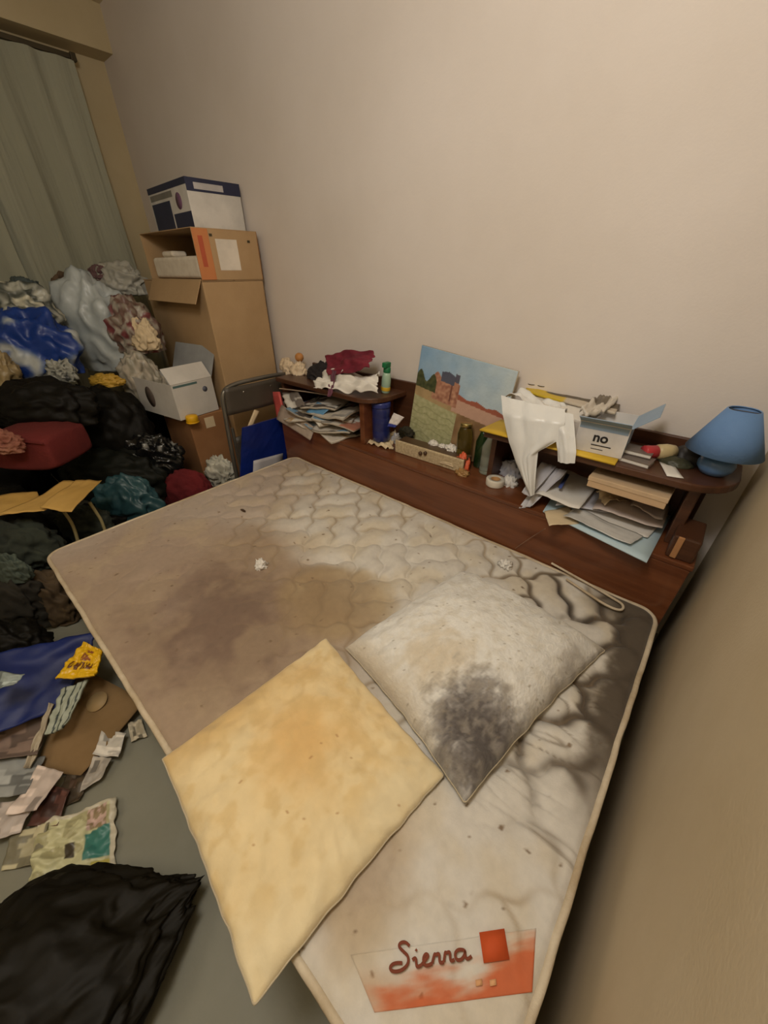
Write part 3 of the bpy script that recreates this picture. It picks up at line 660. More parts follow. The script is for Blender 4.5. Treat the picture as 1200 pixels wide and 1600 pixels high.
# white carton with print
A0, A1 = ay(868, 716, 1.285), ay(932, 727, 1.285)
cb = thing('white_carton', 'white open carton with black print and pale blue flaps on the right shelf', 'carton', (-.285, 1.30, SZ+.008), .06)
w, h, d = .145, .098, .16
mw = M('carton_white', (222, 218, 214), .55)
mbl = M('carton_blue', (150, 170, 190), .6, (136, 156, 178), 4)
cfront = box('front', (0, 0, 0), (w, .002, h), mw, cb, 0); box('back', (0, d, 0), (w, d+.002, h), mw, cb, 0)
box('side', (0, .002, 0), (.002, d, h), mw, cb, 0); box('side', (w-.002, .002, 0), (w, d, h), mbl, cb, 0); box('base', (.002, .002, 0), (w-.002, d, .002), mw, cb, 0)
box('blue_band', (.003, -.0008, h-.022), (w-.003, 0, h-.003), mbl, cb, 0)
f = box('flap', (0, 0, 0), (w, .0018, .045), mbl, cb, 0, loc=(0, 0, h)); f.rotation_euler = (R(60), 0, 0)
f = box('flap', (0, 0, 0), (.0018, d, .075), mbl, cb, 0, loc=(w, 0, h)); f.rotation_euler = (0, R(48), 0); f['label'] = 'pale blue flap standing open'
ink = M('print_black', (34, 32, 34), .6)
text('print_letters', 'no', .042, ink, cfront, (.050, -.0012, .040), (R(90), 0, 0), 0, .0003, .0012)
box('print_line', (.050, -.0012, .026), (.108, 0, .029), ink, cb, 0); box('print_line', (.052, -.0012, .014), (.088, 0, .0155), ink, cb, 0)
for k in range(6): pass
# cassettes/books between carton and bottle
for k, (px, py, z, lab, m_) in enumerate([(992, 722, 0, 'grey paperback at the bottom of the small pile on the shelf', m_grey_pale), (994, 708, .016, 'white edged paperback on top of the small pile on the shelf', m_wpaper)]):
    r = thing('paperback', lab, 'book', tuple(az(px, py, SZ+z)), -.12+.1*k)
    box('pages', (-.043, -.026, .0015), (.043, .034, .0125), m_wpaper, r, .001)
    box('cover', (-.045, -.028, 0), (.045, .036, .0015), M('grey_cover', (120, 108, 100), .5), r, 0); box('cover', (-.045, -.028, .0125), (.045, .036, .014), M('grey_cover', (120, 108, 100), .5), r, 0)
c = az(1022, 712, SZ)
sheet('leaflet', [az(1006, 722, SZ+.002), az(1016, 730, SZ+.002), az(1024, 700, SZ+.02), az(1012, 696, SZ+.02)], M('rose_card', (196, 136, 130), .6), 'narrow rose pink card leaning by the paperbacks', 'card', bend=.004, n=6)
# red-capped bottle lying down
bt = thing('sauce_bottle', 'small cream bottle with red cap lying beside the blue lamp', 'bottle', tuple(az(1005, 706, SZ+.026))); bt.rotation_euler = (0, R(90), R(42))
lathe('cap', [(0, 0), (.019, .001), (.020, .004), (.020, .040), (.017, .042)], M('red_plastic', (196, 62, 66), .4), bt)
lathe('body', [(.017, .041), (.023, .048), (.024, .075), (.020, .098), (0, .10)], M('cream_plastic', (206, 186, 140), .4), bt)
o = lump('wallet', (.03, 1.47, SZ), (.06, .045, .048), M('dark_leather', (48, 44, 42), .5), 8, .12, 2, 4, .4); tag(o, 'dark rounded leather pouch behind the blue lamp base', 'pouch'); o.name = 'pouch'
o = lump('pouch', (-.005, 1.40, SZ), (.045, .03, .022), M('olive_leather', (62, 62, 44), .5), 12, .12, 2, 4, .4); tag(o, 'small olive pouch between the red capped bottle and lamp', 'pouch')
sheet('note', [az(1042, 744, SZ+.001), az(1068, 748, SZ+.001), az(1052, 726, SZ+.001), az(1030, 722, SZ+.001)], m_wpaper, 'small white note lying in front of the lamp', 'note', bend=.001, n=4)
# --- blue table lamp
lm = thing('table_lamp', 'small sky blue table lamp with cone shade at the shelf end', 'lamp', (.088, 1.395, SZ))
m_lb = M('blue_ceramic', (104, 142, 190), .3, (92, 130, 178), 6, coat=.4)
lathe('base', [(.022, 0), (.032, .004), (.044, .02), (.046, .034), (.040, .050), (.024, .062), (.014, .070), (.012, .08)], m_lb, lm)
lstem = lathe('stem', [(.008, .078), (.008, .10), (.012, .102), (.012, .13), (0, .132)], M('brass', (180, 150, 90), .3, metal=.9), lm)
lathe('lamp_shade', [(.090, .072), (.0915, .072), (.064, .134), (.038, .192), (.0365, .192), (.062, .134), (.090, .072)], M('blue_shade', (106, 142, 188), .75, (96, 130, 176), 5, .1, 150), lm, n=48)
tube('shade_ring', [(.037*math.cos(a*math.pi/8), .037*math.sin(a*math.pi/8), .191) for a in range(16)], .0016, m_lb, lm, 6, True)
tube('shade_spoke', [(-.037, 0, .188), (.037, 0, .188)], .0012, m_dark, lm)
lathe('bulb', [(.012, .13), (.014, .136), (.024, .155), (.020, .172), (0, .180)], M('bulb_glass', (230, 228, 220), .2), lstem)

# --- paper pile on the ledge under the right shelf
def P4(a, z): return [az(x, y, zz) for (x, y), zz in zip(a, z if isinstance(z, (list, tuple)) else [z]*4)]
def pap(name, quad, z, mat, label, cat, **k):
    o = grid4(name, P4(quad, z), mat, k.pop('th', .0014), k.pop('bend', .005), 3, **k); return tag(o, label, cat, 'post and papers under the right shelf')
z = LZ
pap('folder', [(848, 800), (1010, 880), (1052, 800), (890, 735)], z+.001, m_blue_pale, 'pale blue folder at the bottom of the paper pile, overhanging the ledge', 'folder', th=.004, bend=0)
pap('envelope', [(858, 822), (905, 818), (890, 790), (850, 800)], z+.007, m_cream, 'small cream envelope at the left end of the paper pile', 'envelope')
pap('letter', [(890, 800), (1012, 840), (1045, 805), (930, 765)], z+.014, m_wpaper, 'white letter above the pale blue folder', 'letter', bend=.012)
pap('envelope', [(880, 806), (985, 850), (1005, 838), (905, 795)], z+.020, M('grey_window', (206, 204, 200), .6), 'long white envelope crossing the pale blue folder', 'envelope', bend=.008)
pap('letter', [(868, 790), (960, 800), (985, 770), (895, 742)], z+.034, M('lilac_paper', (206, 206, 214), .7), 'lilac white letter left of the tan box', 'letter', bend=.010)
pap('envelope', [(925, 795), (1035, 825), (1048, 790), (945, 762)], z+.044, M('pink_paper', (212, 196, 186), .7), 'pinkish envelope near the right end of the paper pile', 'envelope', bend=.010)
pap('letter', [(835, 772), (905, 795), (945, 745), (890, 728)], z+.058, m_wpaper, 'white letter with a blue bar at the left of the paper pile', 'letter', bend=.010)
pap('letter', [(945, 790), (1000, 775), (985, 755), (930, 772)], z+.060, m_cream, 'twisted cream paper strip on the paper pile', 'paper strip', bend=.03)
pap('letter', [(985, 790), (1035, 812), (1048, 780), (1000, 765)], z+.064, M('grey_pink', (206, 194, 190), .7), 'folded greyish letter beside the twisted strip', 'letter', bend=.012)
pap('bookmark', [(872, 762), (877, 764), (890, 742), (885, 740)], z+.077, M('ink_blue', (70, 86, 150), .6), 'blue bookmark lying on the white letter', 'bookmark', bend=.0, n=2)
tb = thing('tan_box', 'flat tan cardboard box on top of the paper pile', 'box', tuple(az(978, 772, z+.082)), -.03)
q0, q1 = ay(915, 762, 1.27), ay(1040, 790, 1.27)
tb.location = (q0+q1)/2; tb.location.z -= .0; Lb = (q1-q0).length
box('tray', (-Lb/2, 0, -.004), (Lb/2, .15, .026), M('tan_card', (206, 176, 140), .75, (196, 164, 128), 4), tb, .002); box('lid', (-Lb/2-.002, -.002, .018), (Lb/2+.002, .152, .034), M('tan_lid', (216, 186, 150), .75), tb, .002)
for k, (a, lab, sd) in enumerate([([(812, 795), (822, 794), (868, 732), (850, 728)], 'leftmost grey letter fanned out below the carrier bag', 1), ([(822, 794), (832, 790), (885, 735), (868, 730)], 'middle grey letter fanned out below the carrier bag', 2), ([(815, 770), (828, 778), (870, 728), (846, 722)], 'grey letter leaning at the back of the fan below the bag', 3)]):
    pts = [ay(a[0][0], a[0][1], 1.25), ay(a[1][0], a[1][1], 1.25), ay(a[2][0], a[2][1], 1.36), ay(a[3][0], a[3][1], 1.36)]
    tag(grid4('letter', pts, m_grey_pale, .0014, .012, 2.5, parent=None, seed=sd), lab, 'letter', 'letters fanned out below the carrier bag')
# thin cord over the ledge
co_ = tube('cord', [tuple(az(852, 826, LZ+.003)), tuple(ay(842, 832, 1.240)), tuple(ay(820, 846, 1.239)), tuple(az(805, 857, MT+.006))], .0011, M('cord_grey', (150, 120, 100), .6)); recenter(co_, az(805, 857, MT+.006)); tag(co_, 'thin cord running over the headboard front to the mattress', 'cord')

# --- bits on the mattress
def bit(name, px, py, r, mat, label, seed, cat='tissue'):
    c = az(px, py, MT); o = lump(name, (c.x, c.y, MT+mat_h(c.x, c.y)), r, mat, seed, .34, 2.4, 4, 1.2, fine=.12); return tag(o, label, cat)
bit('tissue', 408, 884, (.022, .020, .030), m_wpaper, 'small white crumpled tissue on the brown stain of the mattress', 71)
bit('tissue', 789, 884, (.024, .020, .022), m_wpaper, 'small white crumpled tissue behind the grey pillow', 72)
bit('crumb', 380, 798, (.017, .006, .005), M('crumb_brown', (84, 62, 42), .8), 'dark brown crumb near the far side of the mattress', 73, 'crumb')
zs = MT+.010
st = tube('cloth_strip', [tuple(az(x, y, zs)) for x, y in [(862, 880), (890, 896), (925, 915), (958, 935), (975, 945), (972, 955), (950, 948), (915, 925), (885, 905)]], .0042, M('piping_cloth', (206, 192, 168), .8)); recenter(st, az(975, 945, zs)); tag(st, 'loose loop of pale piping cord beside the headboard end', 'piping cord')
# ---------------------------------------------------------------- boxes in the corner
m_card = M('cardboard', (180, 150, 112), .8, (168, 138, 100), 3, .12, 90)
m_cardd = M('cardboard_inside', (150, 106, 66), .85, (136, 94, 56), 3, .1, 90)
tc = thing('cardboard_carton', 'tall plain brown cardboard carton standing in the room corner', 'carton', (-2.66, 1.33, 0))
box('body', (-.39, -.19, 0), (.39, .19, 1.325), m_card, tc, .006)
for sx in (-1, 1): box('top_flap', (-.39, -.19 if sx < 0 else .002, 1.326), (.39, -.002 if sx < 0 else .19, 1.331), m_card, tc, .001)
# open cardboard box lying on it, its mouth to the room
ob = thing('cardboard_box', 'open brown cardboard box lying on the tall carton with foam inside', 'box', (-2.585, 1.33, 1.332))
w, d, h = .32, .19, .225
box('wall', (-w, d-.004, 0), (w, d, h), m_cardd, ob, .001); wallr = box('wall', (w-.004, -d, 0), (w, d-.004, h), m_card, ob, .001)
box('wall', (-w, -d, 0), (-w+.004, d-.004, h), m_card, ob, .001); box('base', (-w+.004, -d, 0), (w-.004, d-.004, .004), m_cardd, ob, .001)
box('top', (-w, -d, h), (w, d, h+.004), m_card, ob, .001)
f = box('flap', (-w+.01, -.003, -.13), (w-.01, .001, 0), m_card, ob, .001, loc=(0, -d, .004)); f.rotation_euler = (R(-28), 0, 0)
f = box('flap', (w, -d, .002), (w+.004, -d+.085, h), M('cardboard_orange', (196, 128, 80), .8, (184, 112, 66), 3), ob, .001); f['label'] = 'orange toned end flap'
lb = box('shipping_label', (w, -.07, .045), (w+.0012, .055, .185), M('label_white', (226, 216, 202), .6), wallr, 0)
box('tape_patch', (w+.004, -.165, .06), (w+.005, -.14, h-.03), M('red_tape', (186, 88, 58), .6), ob, 0)
for y, z in ((-.09, .2), (.13, .18), (-.13, .06)): box('staple', (w, y-.008, z-.006), (w+.0015, y+.008, z+.006), m_dark, ob, 0)
fo = thing('foam_block', 'white foam packing block inside the open cardboard box', 'foam packing', (-2.60, 1.21, 1.338))
box('block', (-.26, -.055, 0), (.305, .10, .105), M('foam_white', (226, 216, 198), .7, (212, 200, 182), 20), fo, .018, 4)
box('rib', (-.17, -.03, .105), (-.03, .06, .135), M('foam_white', (0, 0, 0)), fo, .014, 4)
# printed product box
pb = thing('product_box', 'white appliance box with navy blue panels, topmost in the corner', 'box', (-2.66, 1.40, 1.563), R(-3))
w, d, h = .265, .15, .215
box('carton_body', (-w, -d, 0), (w, d, h), M('box_white', (212, 208, 202), .5), pb, .004)
navy = M('print_navy', (40, 44, 72), .5); gr = M('print_grey', (128, 124, 116), .5)
def fr(x0, x1, z0, z1, m_, nm='printed_panel'): box(nm, (x0, -d-.0012, z0), (x1, -d, z1), m_, pb, 0)
fr(-w, w, h-.028, h, navy); fr(-w+.02, .07, h-.062, h-.036, gr, 'printed_title'); fr(-w+.02, .02, .0, h-.075, navy); fr(.04, w, 0, .078, navy)
lathe('printed_picture', [(.036, 0), (.036, .0015), (0, .0015)], M('print_mauve', (120, 84, 112), .5), pb, (.14, -d, .128)).rotation_euler = (R(90), 0, 0)
box('printed_panel', (w, -d, h-.055), (w+.0012, d, h), navy, pb, 0); box('printed_title', (w+.0012, -d+.04, h-.045), (w+.002, d-.10, h-.018), M('print_pale', (190, 186, 186), .5), pb, 0)

# small brown box with a white carton on it
sb = thing('cardboard_box', 'small brown cardboard box on the floor beside the folding chair', 'box', (-2.49, 1.0, 0))
box('body', (-.19, -.125, 0), (.19, .125, .635), M('cardboard_rust', (156, 112, 74), .8, (138, 96, 60), 3, .1, 90), sb, .005)
box('torn_label', (.19, -.03, .55), (.1915, .03, .615), m_cream, sb, 0)
wc = thing('white_carton', 'white printed carton with raised lid on the small brown box', 'carton', (-2.50, .93, .639), R(10)); wc.rotation_euler = (0, 0, R(8))
mwp = M('carton_grey_white', (206, 202, 196), .55, (190, 186, 180), 5)
w, d, h = .20, .13, .20
for nm, lo, hi, mm in [('front', (-w, -d, 0), (w, -d+.003, h), mwp), ('back', (-w, d-.003, 0), (w, d, h), mwp), ('side', (w-.003, -d+.003, 0), (w, d-.003, h), mwp), ('side', (-w, -d+.003, 0), (-w+.003, d-.003, h), mwp), ('base', (-w+.003, -d+.003, 0), (w-.003, d-.003, .003), mwp)]: box(nm, lo, hi, mm, wc, 0)
f = box('flap', (-w, 0, 0), (w, .003, .17), M('flap_grey', (158, 160, 162), .5), wc, 0, loc=(0, d, h)); f.rotation_euler = (R(-25), 0, 0); f['label'] = 'grey raised back flap'
f = box('flap', (0, -d, 0), (.003, d, .10), mwp, wc, 0, loc=(w, 0, h)); f.rotation_euler = (0, R(-38), 0)
k = lathe('printed_spot', [(.055, 0), (.055, .0012), (0, .0012)], M('print_brown', (96, 84, 78), .5), wc, (-.06, -d, .10)); k.rotation_euler = (R(90), 0, 0); k.scale = (.8, 1.1, 1)
k = lathe('printed_mark', [(.016, 0), (.016, .0012), (0, .0012)], M('print_slate', (92, 96, 110), .5), wc, (w, .07, .14), 20); k.rotation_euler = (0, R(90), 0)
box('printed_strip', (w, -.12, h-.02), (w+.001, .03, h-.008), M('print_teal', (92, 120, 118), .5), wc, 0)
ye = thing('yellow_disc', 'bright yellow round plastic disc on the corner of the white carton', 'disc', tuple(ax(316, 645, -2.28)))
ye.location = (-2.262+.0, .885, .62)
lathe('rim', [(.030, 0), (.034, .004), (.034, .034), (.030, .042), (.0, .046)], M('cap_yellow', (236, 180, 24), .4), ye)
lathe('base_ring', [(.036, 0), (.036, .006), (.030, .006), (.030, 0), (.036, 0)], M('cap_yellow', (0, 0, 0)), ye)

# folding chair pushed between the cartons and the headboard
ch = thing('folding_chair', 'folded dark grey metal chair standing left of the headboard', 'chair', (-2.02, 1.22, 0))
m_fr = M('chair_grey_metal', (120, 116, 108), .3, metal=.6); m_bk = M('chair_back_grey', (74, 66, 58), .5, (62, 56, 48), 5)
def fp(px, py, X=-2.02): q = ax(px, py, X); return (q.x+2.02, q.y-1.22, q.z)
a, b = fp(374, 760), fp(364, 625); c_, d_ = fp(385, 597), fp(425, 588)
ybl, ybr = -.245, .25
tube('frame', [(0, ybl-.03, .0), (0, ybl-.02, .40), (0, ybl, .72), (0, ybl+.005, .80), (0, ybl+.05, .845), (0, 0, .85), (0, ybr-.05, .845), (0, ybr-.005, .80), (0, ybr, .72), (0, ybr+.02, .40), (0, ybr+.03, 0)], .012, m_fr, ch, 10)
bk_ = grid4('backrest', [(.008, ybl+.006, .690), (.008, ybr-.006, .690), (.008, ybr-.02, .836), (.008, ybl+.02, .836)], m_bk, .006, parent=ch, fold=lambda u, v: .012*math.sin(math.pi*u), n=16, m=6)
o = grid4('seat', [(-.035, ybl+.03, .16), (-.035, ybr-.03, .16), (-.035, ybr-.03, .54), (-.035, ybl+.03, .54)], m_bk, .010, parent=ch, n=10)
for y in (ybl+.035, ybr-.035): tube('leg', [(-.045, y, 0), (-.04, y, .35), (-.03, y, .60)], .010, m_fr, ch)
tube('crossbar', [(-.045, ybl+.035, .12), (-.045, ybr-.035, .12)], .007, m_fr, ch)
for y in (-.12, .06): lathe('rivet', [(.006, 0), (.005, .003), (0, .004)], M('steel_cap', (0, 0, 0)), bk_, (.022, y, .80), 12).rotation_euler = (0, R(90), 0)
# blue folder leaning on the chair
X = -1.975
bf = thing('blue_folder', 'deep blue plastic folder standing against the grey folding chair', 'folder', (X, 1.20, .2))
o_ = Vector(bf.location)
pts = [ax(374, 760, X), ax(446, 735, X), ax(446, 648, X), ax(378, 668, X)]
m_bf = M('blue_plastic', (20, 44, 128), .35, (14, 34, 104), 4)
grid4('cover', [p-o_ for p in pts], m_bf, .012, .004, parent=bf, n=12, smooth=False)
grid4('paper_insert', [ax(x, y, X+.014)-o_ for x, y in [(395, 745), (442, 728), (442, 708), (396, 720)]], m_grey_pale, .001, parent=bf, n=4)
pts = [ax(384, 672, -1.995), ax(390, 674, -1.995), ax(404, 642, -2.0), ax(397, 640, -2.0)]
o = grid4('tube', pts, m_cream, .008, parent=None, n=3); tag(o, 'slim cream stick poking up behind the blue folder', 'stick'); o.name = 'stick'

# ---------------------------------------------------------------- the heap on the left
def hl(name, x0, y0, x1, y1, X, dep, mat, label, cat, seed, amp=.2, ridge=.55, sub=5, fs=1.7, fine=.03, group=None, cf=None, pinch=0, tilt=0, kz=1.0, floorz=None):
    px, py = (x0+x1)/2, (y0+y1)/2; p = ax(px, py, X); k = (p-O).dot(Fw)/FPX
    rx, rz = (x1-x0)/2*k, (y1-y0)/2*k*kz
    o = lump(name, (p.x, p.y, 0), (rx*.98, dep*.72, rz), mat, seed, amp, fs, sub, ridge, cf=cf, rz=-YAW, fine=fine, pinch=pinch)
    zb = p.z-rz*.8
    o.location.z = max(zb, 0) if floorz is None else floorz
    return tag(o, label, cat, group)
blk = M('black_bin_bag', (20, 18, 13), .6, (14, 12, 9), 6, .25, 18, spec=.2)
dkc = M('dark_cloth', (44, 40, 32), .9, (30, 28, 22), 6, .2, 60)
dgr = M('dark_green_cloth', (52, 58, 48), .9, (36, 40, 34), 6, .2, 60)
def ground(name, x, y, r, label, seed, mat=blk, cat='bin bag', z=0):
    o = lump(name, (x, y, z), r, mat, seed, .18, 1.8, 5, .7, fine=.05); o.location.z = z; return tag(o, label, cat)
ground('bin_bag', -3.14, .56, (.27, .28, .42), 'big black bin bag at the back of the heap under the curtain', 101)
ground('bin_bag', -2.36, .30, (.20, .17, .17), 'black bin bag low in the heap beside the mattress end', 102)
ground('bin_bag', -3.36, 1.10, (.26, .26, .42), 'black bin bag behind the small brown box', 103)
ground('bin_bag', -2.55, -.12, (.33, .25, .27), 'black bin bag at the left of the heap under the yellow envelopes', 104)
ground('bin_bag', -3.16, -.05, (.30, .28, .46), 'black bin bag at the far left behind the red cushion', 105)
ground('clothes_bundle', -2.05, -.08, (.17, .14, .14), 'dark clothes bundle by the rounded corner of the mattress', 106, dkc, 'clothes')
# upper heap
def patch(pal, sc=2.2, seed=0):
    def cf(d, b):
        t = fb(d, sc, seed, 2)*.5+.5; k = max(0, min(len(pal)-1.001, t*(len(pal)-1))); i = int(k); return mixc(pal[i], pal[i+1], sm(.25, .75, k-i))
    return cf
film = VM('mixed_film', .38, .2, 25)
hl('plastic_bag', -20, 480, 116, 600, -2.90, .20, film, 'blue and white plastic bag at the left of the heap under the curtain', 'plastic bag', 201, .22, .8, fs=1.4, cf=patch([(20, 44, 108), (18, 50, 120), (26, 56, 128), (176, 180, 178), (24, 50, 116)], 1.3, 4))
hl('plastic_bag', -30, 440, 78, 520, -3.02, .16, film, 'grey and cream crumpled bag on top of the blue bag', 'plastic bag', 202, .26, .7, cf=patch([(120, 122, 112), (196, 192, 172), (70, 74, 68), (170, 170, 158), (104, 108, 100)], 1.8, 7))
hl('plastic_bag', 102, 428, 215, 592, -2.98, .20, M('pale_grey_film', (176, 182, 182), .35, (150, 158, 160), 5, .2, 16), 'large pale grey plastic bag in the middle of the heap top', 'plastic bag', 203, .2, .8, fs=1.5)
hl('plastic_bag', 150, 412, 225, 465, -3.25, .13, M('pale_film', (178, 176, 166), .4, (160, 158, 148), 5, .2, 16), 'off-white bag poking up behind the large pale grey bag', 'plastic bag', 204, .25, 1.0)
hl('cloth', 85, 425, 150, 465, -3.25, .10, M('brown_cloth', (104, 84, 64), .85, (72, 56, 42), 12), 'brown rumpled cloth on the heap against the curtain', 'cloth', 205, .25, .9)
hl('cloth', 140, 415, 180, 440, -3.30, .07, M('mauve_cloth', (110, 82, 84), .85), 'small mauve cloth on the heap near the wall strip', 'cloth', 206, .25, .9)
hl('cloth', 20, 435, 62, 470, -3.15, .08, M('slate_cloth', (72, 82, 82), .85), 'slate grey cloth tip above the crumpled bag', 'cloth', 207, .3, .9)
hl('plastic_bag', 172, 462, 246, 560, -2.78, .15, film, 'see-through bag of brown and maroon scraps beside the carton', 'plastic bag', 208, .22, .7, cf=patch([(112, 92, 78), (140, 128, 114), (104, 78, 70), (160, 152, 140), (112, 56, 58), (96, 78, 64)], 2.2, 11))
hl('paper_bag', 190, 545, 255, 645, -2.72, .10, film, 'crumpled off-white packaging wedged against the white carton', 'packaging', 209, .22, .7, cf=patch([(176, 170, 152), (150, 144, 128), (186, 176, 160), (120, 112, 98)], 2.4, 13))
hl('tissue', 205, 500, 245, 552, -2.66, .05, m_cream, 'beige crumpled paper on the see-through bag', 'tissue', 210, .3, 1.1)
hl('plastic_bag', -25, 545, 25, 620, -2.75, .10, M('tan_film', (150, 132, 96), .4, (128, 110, 76), 5), 'tan bag at the left edge below the blue bag', 'plastic bag', 211, .25, .9)
hl('cloth', 70, 560, 115, 600, -2.72, .06, film, 'small black and white scrap in front of the blue bag', 'cloth', 212, .3, 1.0, cf=patch([(60, 62, 58), (150, 150, 140), (40, 42, 40)], 2.5, 3))
hl('yellow_packet', 140, 582, 190, 606, -2.72, .06, M('packet_yellow', (196, 156, 60), .5), 'yellow packet between the black bags and the pale grey bag', 'packet', 213, .2, .8)
# black mass in the middle
hl('bin_bag', -20, 585, 150, 672, -2.60, .20, blk, 'black crumpled bag with a dished rim above the red cushion', 'bin bag', 220, .16, .6)
hl('bin_bag', 118, 598, 235, 735, -2.62, .20, blk, 'rounded black bag left of the white carton', 'bin bag', 221, .14, .5)
hl('bin_bag', 100, 690, 262, 790, -2.50, .18, M('black_green_film', (24, 26, 20), .6, (18, 20, 15), 6, .25, 18, spec=.2), 'black bag between the teal bag and the red cushion', 'bin bag', 222, .16, .6)
hl('plastic_bag', 196, 672, 278, 748, -2.40, .10, VM('shiny_black_film', .18, .3, 18), 'glossy black plastic bag with painted pale glints below the brown box', 'plastic bag', 223, .28, 1.1, cf=patch([(18, 18, 18), (24, 26, 26), (20, 20, 20), (24, 24, 24), (18, 20, 20), (140, 140, 136), (16, 16, 18)], 3.2, 5))  # the pale palette entry paints spots of shine into the vertex colours
# red cushion
rc = thing('red_cushion', 'dark red square cushion lying on the black bags at the left', 'cushion', tuple(ax(62, 694, -2.42)), R(38))
m_red = M('dark_red_cloth', (104, 32, 30), .85, (88, 26, 24), 5, .25, 120)
bm = bmesh.new(); bmesh.ops.create_cube(bm, size=1); bmesh.ops.subdivide_edges(bm, edges=bm.edges[:], cuts=7, use_grid_fill=True)
for v in bm.verts:
    q = v.co*2; s = 1-.10*(abs(q.x)**3)*(abs(q.z)**2)-.0; e = (1-.35*abs(q.x)**4)*(1-.2*abs(q.y)**4)
    v.co = Vector((q.x*.165*(1-.04*q.z*q.z), q.y*.13, q.z*.095*(.3+.7*e)))
me = bpy.data.meshes.new('cushion_cover'); bm.to_mesh(me); bm.free(); o = link('cushion_cover', me, m_red, rc); md = o.modifiers.new('s', 'SUBSURF'); md.levels = md.render_levels = 1
tube('cushion_piping', [(-.163, -.135, .06), (0, -.142, .082), (.163, -.135, .06)], .004, M('red_piping', (96, 26, 24), .8), rc)
hl('cloth', -20, 670, 32, 712, -2.30, .06, M('pinkish_cloth', (150, 104, 84), .8, (120, 60, 50), 10), 'pinkish beige cloth at the left edge on the red cushion', 'cloth', 224, .25, .9)
# yellow envelopes
m_env = M('manila', (196, 158, 88), .7, (180, 142, 72), 4)
for k, (a, z, lab) in enumerate([([(-15, 812), (66, 795), (58, 768), (-5, 778)], .50, 'manila envelope at the far left edge, lowest of the three'), ([(0, 806), (70, 800), (150, 752), (100, 752)], .52, 'long manila envelope lying across the black bags'), ([(64, 796), (112, 800), (158, 748), (118, 750)], .535, 'manila envelope nearest the teal bag, topmost of the three')]):
    pts = [az(x, y, z) for x, y in a]; o = grid4('envelope', pts, m_env, .003, .014, 2.0, n=16, seed=k); tag(o, lab, 'envelope', 'manila envelopes on the black bags')
hl('plastic_bag', 150, 735, 250, 830, -2.28, .12, M('teal_film', (52, 86, 92), .4, (40, 70, 76), 5, .3, 14), 'teal plastic bag beside the far edge of the mattress', 'plastic bag', 230, .2, .9, fs=1.6)
hl('cloth', 252, 724, 332, 800, -2.22, .10, M('maroon_wool', (112, 28, 32), .9, (92, 20, 26), 6, .3, 80), 'maroon woollen cloth bundle between teal bag and white scraps', 'cloth', 231, .12, .5)
hl('plastic_bag', 324, 714, 368, 768, -2.16, .05, M('white_scrap', (206, 204, 190), .5, (150, 148, 138), 14), 'white crumpled packaging between maroon bundle and folding chair', 'packaging', 232, .35, 1.2)
hl('cloth', 90, 782, 175, 850, -2.22, .10, dgr, 'dark green cloth under the cream straps', 'cloth', 233, .18, .7)
for k, (a, lab) in enumerate([([(100, 800), (112, 815), (120, 838), (124, 856)], 'cream strap hanging beside the mattress, left one'), ([(140, 785), (150, 800), (160, 815), (167, 838)], 'cream strap hanging beside the mattress, right one')]):
    pts = [ax(x, y, -2.06+.0*i) for i, (x, y) in enumerate(a)]
    o = tube('strap', [tuple(p) for p in pts], .007, M('strap_cream', (178, 164, 116), .7)); recenter(o, pts[-1]); tag(o, lab, 'strap', 'cream straps by the mattress')
# darker left part going down
hl('clothes_bundle', -25, 805, 85, 900, -2.10, .14, dgr, 'dark green clothes at the left below the manila envelopes', 'clothes', 240, .22, .8)
hl('clothes_bundle', 20, 880, 130, 990, -1.95, .10, M('olive_brown_cloth', (92, 74, 50), .8, (58, 46, 32), 8, .2, 40), 'olive brown rumpled paper bag by the mattress foot corner', 'paper bag', 241, .24, .9)
hl('clothes_bundle', -40, 870, 60, 985, -1.98, .10, dkc, 'blackish cloth bundle at the left edge above the blue bag', 'clothes', 242, .22, .8)
hl('cloth', -10, 858, 42, 920, -1.92, .04, M('grey_green_strip', (76, 86, 76), .8), 'grey-green cloth strip on the blackish bundle', 'cloth', 243, .25, .9)
hl('clothes_bundle', -40, 960, 75, 1060, -1.72, .12, blk, 'black bag at the left edge directly behind the blue bag', 'bin bag', 244, .2, .8)

# ---------------------------------------------------------------- on the floor at the foot of the bed
ca = thing('flattened_box', 'flattened brown cardboard box on the floor beside the mattress', 'cardboard', tuple(az(140, 1130, .03)))
oc = Vector(ca.location); m_cd = M('cardboard_flat', (140, 112, 76), .85, (124, 98, 62), 4, .1, 80)
q = [az(55, 1205, .012), az(128, 1212, .012), az(228, 1095, .05), az(120, 1040, .10)]
grid4('panel', [p-oc for p in q], m_cd, .005, .004, parent=ca, n=10)
k = lathe('round_sticker', [(.034, 0), (.034, .0012), (0, .0012)], M('sticker_tan', (176, 148, 104), .6), ca)
k.location = az(152, 1097, .068)-oc+Vector((0, 0, .003))
nrm = (q[1]-q[0]).cross(q[3]-q[0]).normalized(); k.rotation_euler = nrm.to_track_quat('Z', 'Y').to_euler()
bl = thing('blue_bag', 'royal blue plastic bag across the left edge beside the yellow packet', 'plastic bag', tuple(az(60, 1070, .05)))
ob_ = Vector(bl.location)
grid4('bag_film', [az(x, y, z)-ob_ for (x, y), z in zip([(-60, 1175), (92, 1105), (150, 985), (-60, 1040)], (.10, .12, .24, .22))], M('royal_blue_film', (18, 38, 104), .5, (12, 28, 80), 5, .2, 14), .006, .035, 2.2, 34, parent=bl, ragged=.05)
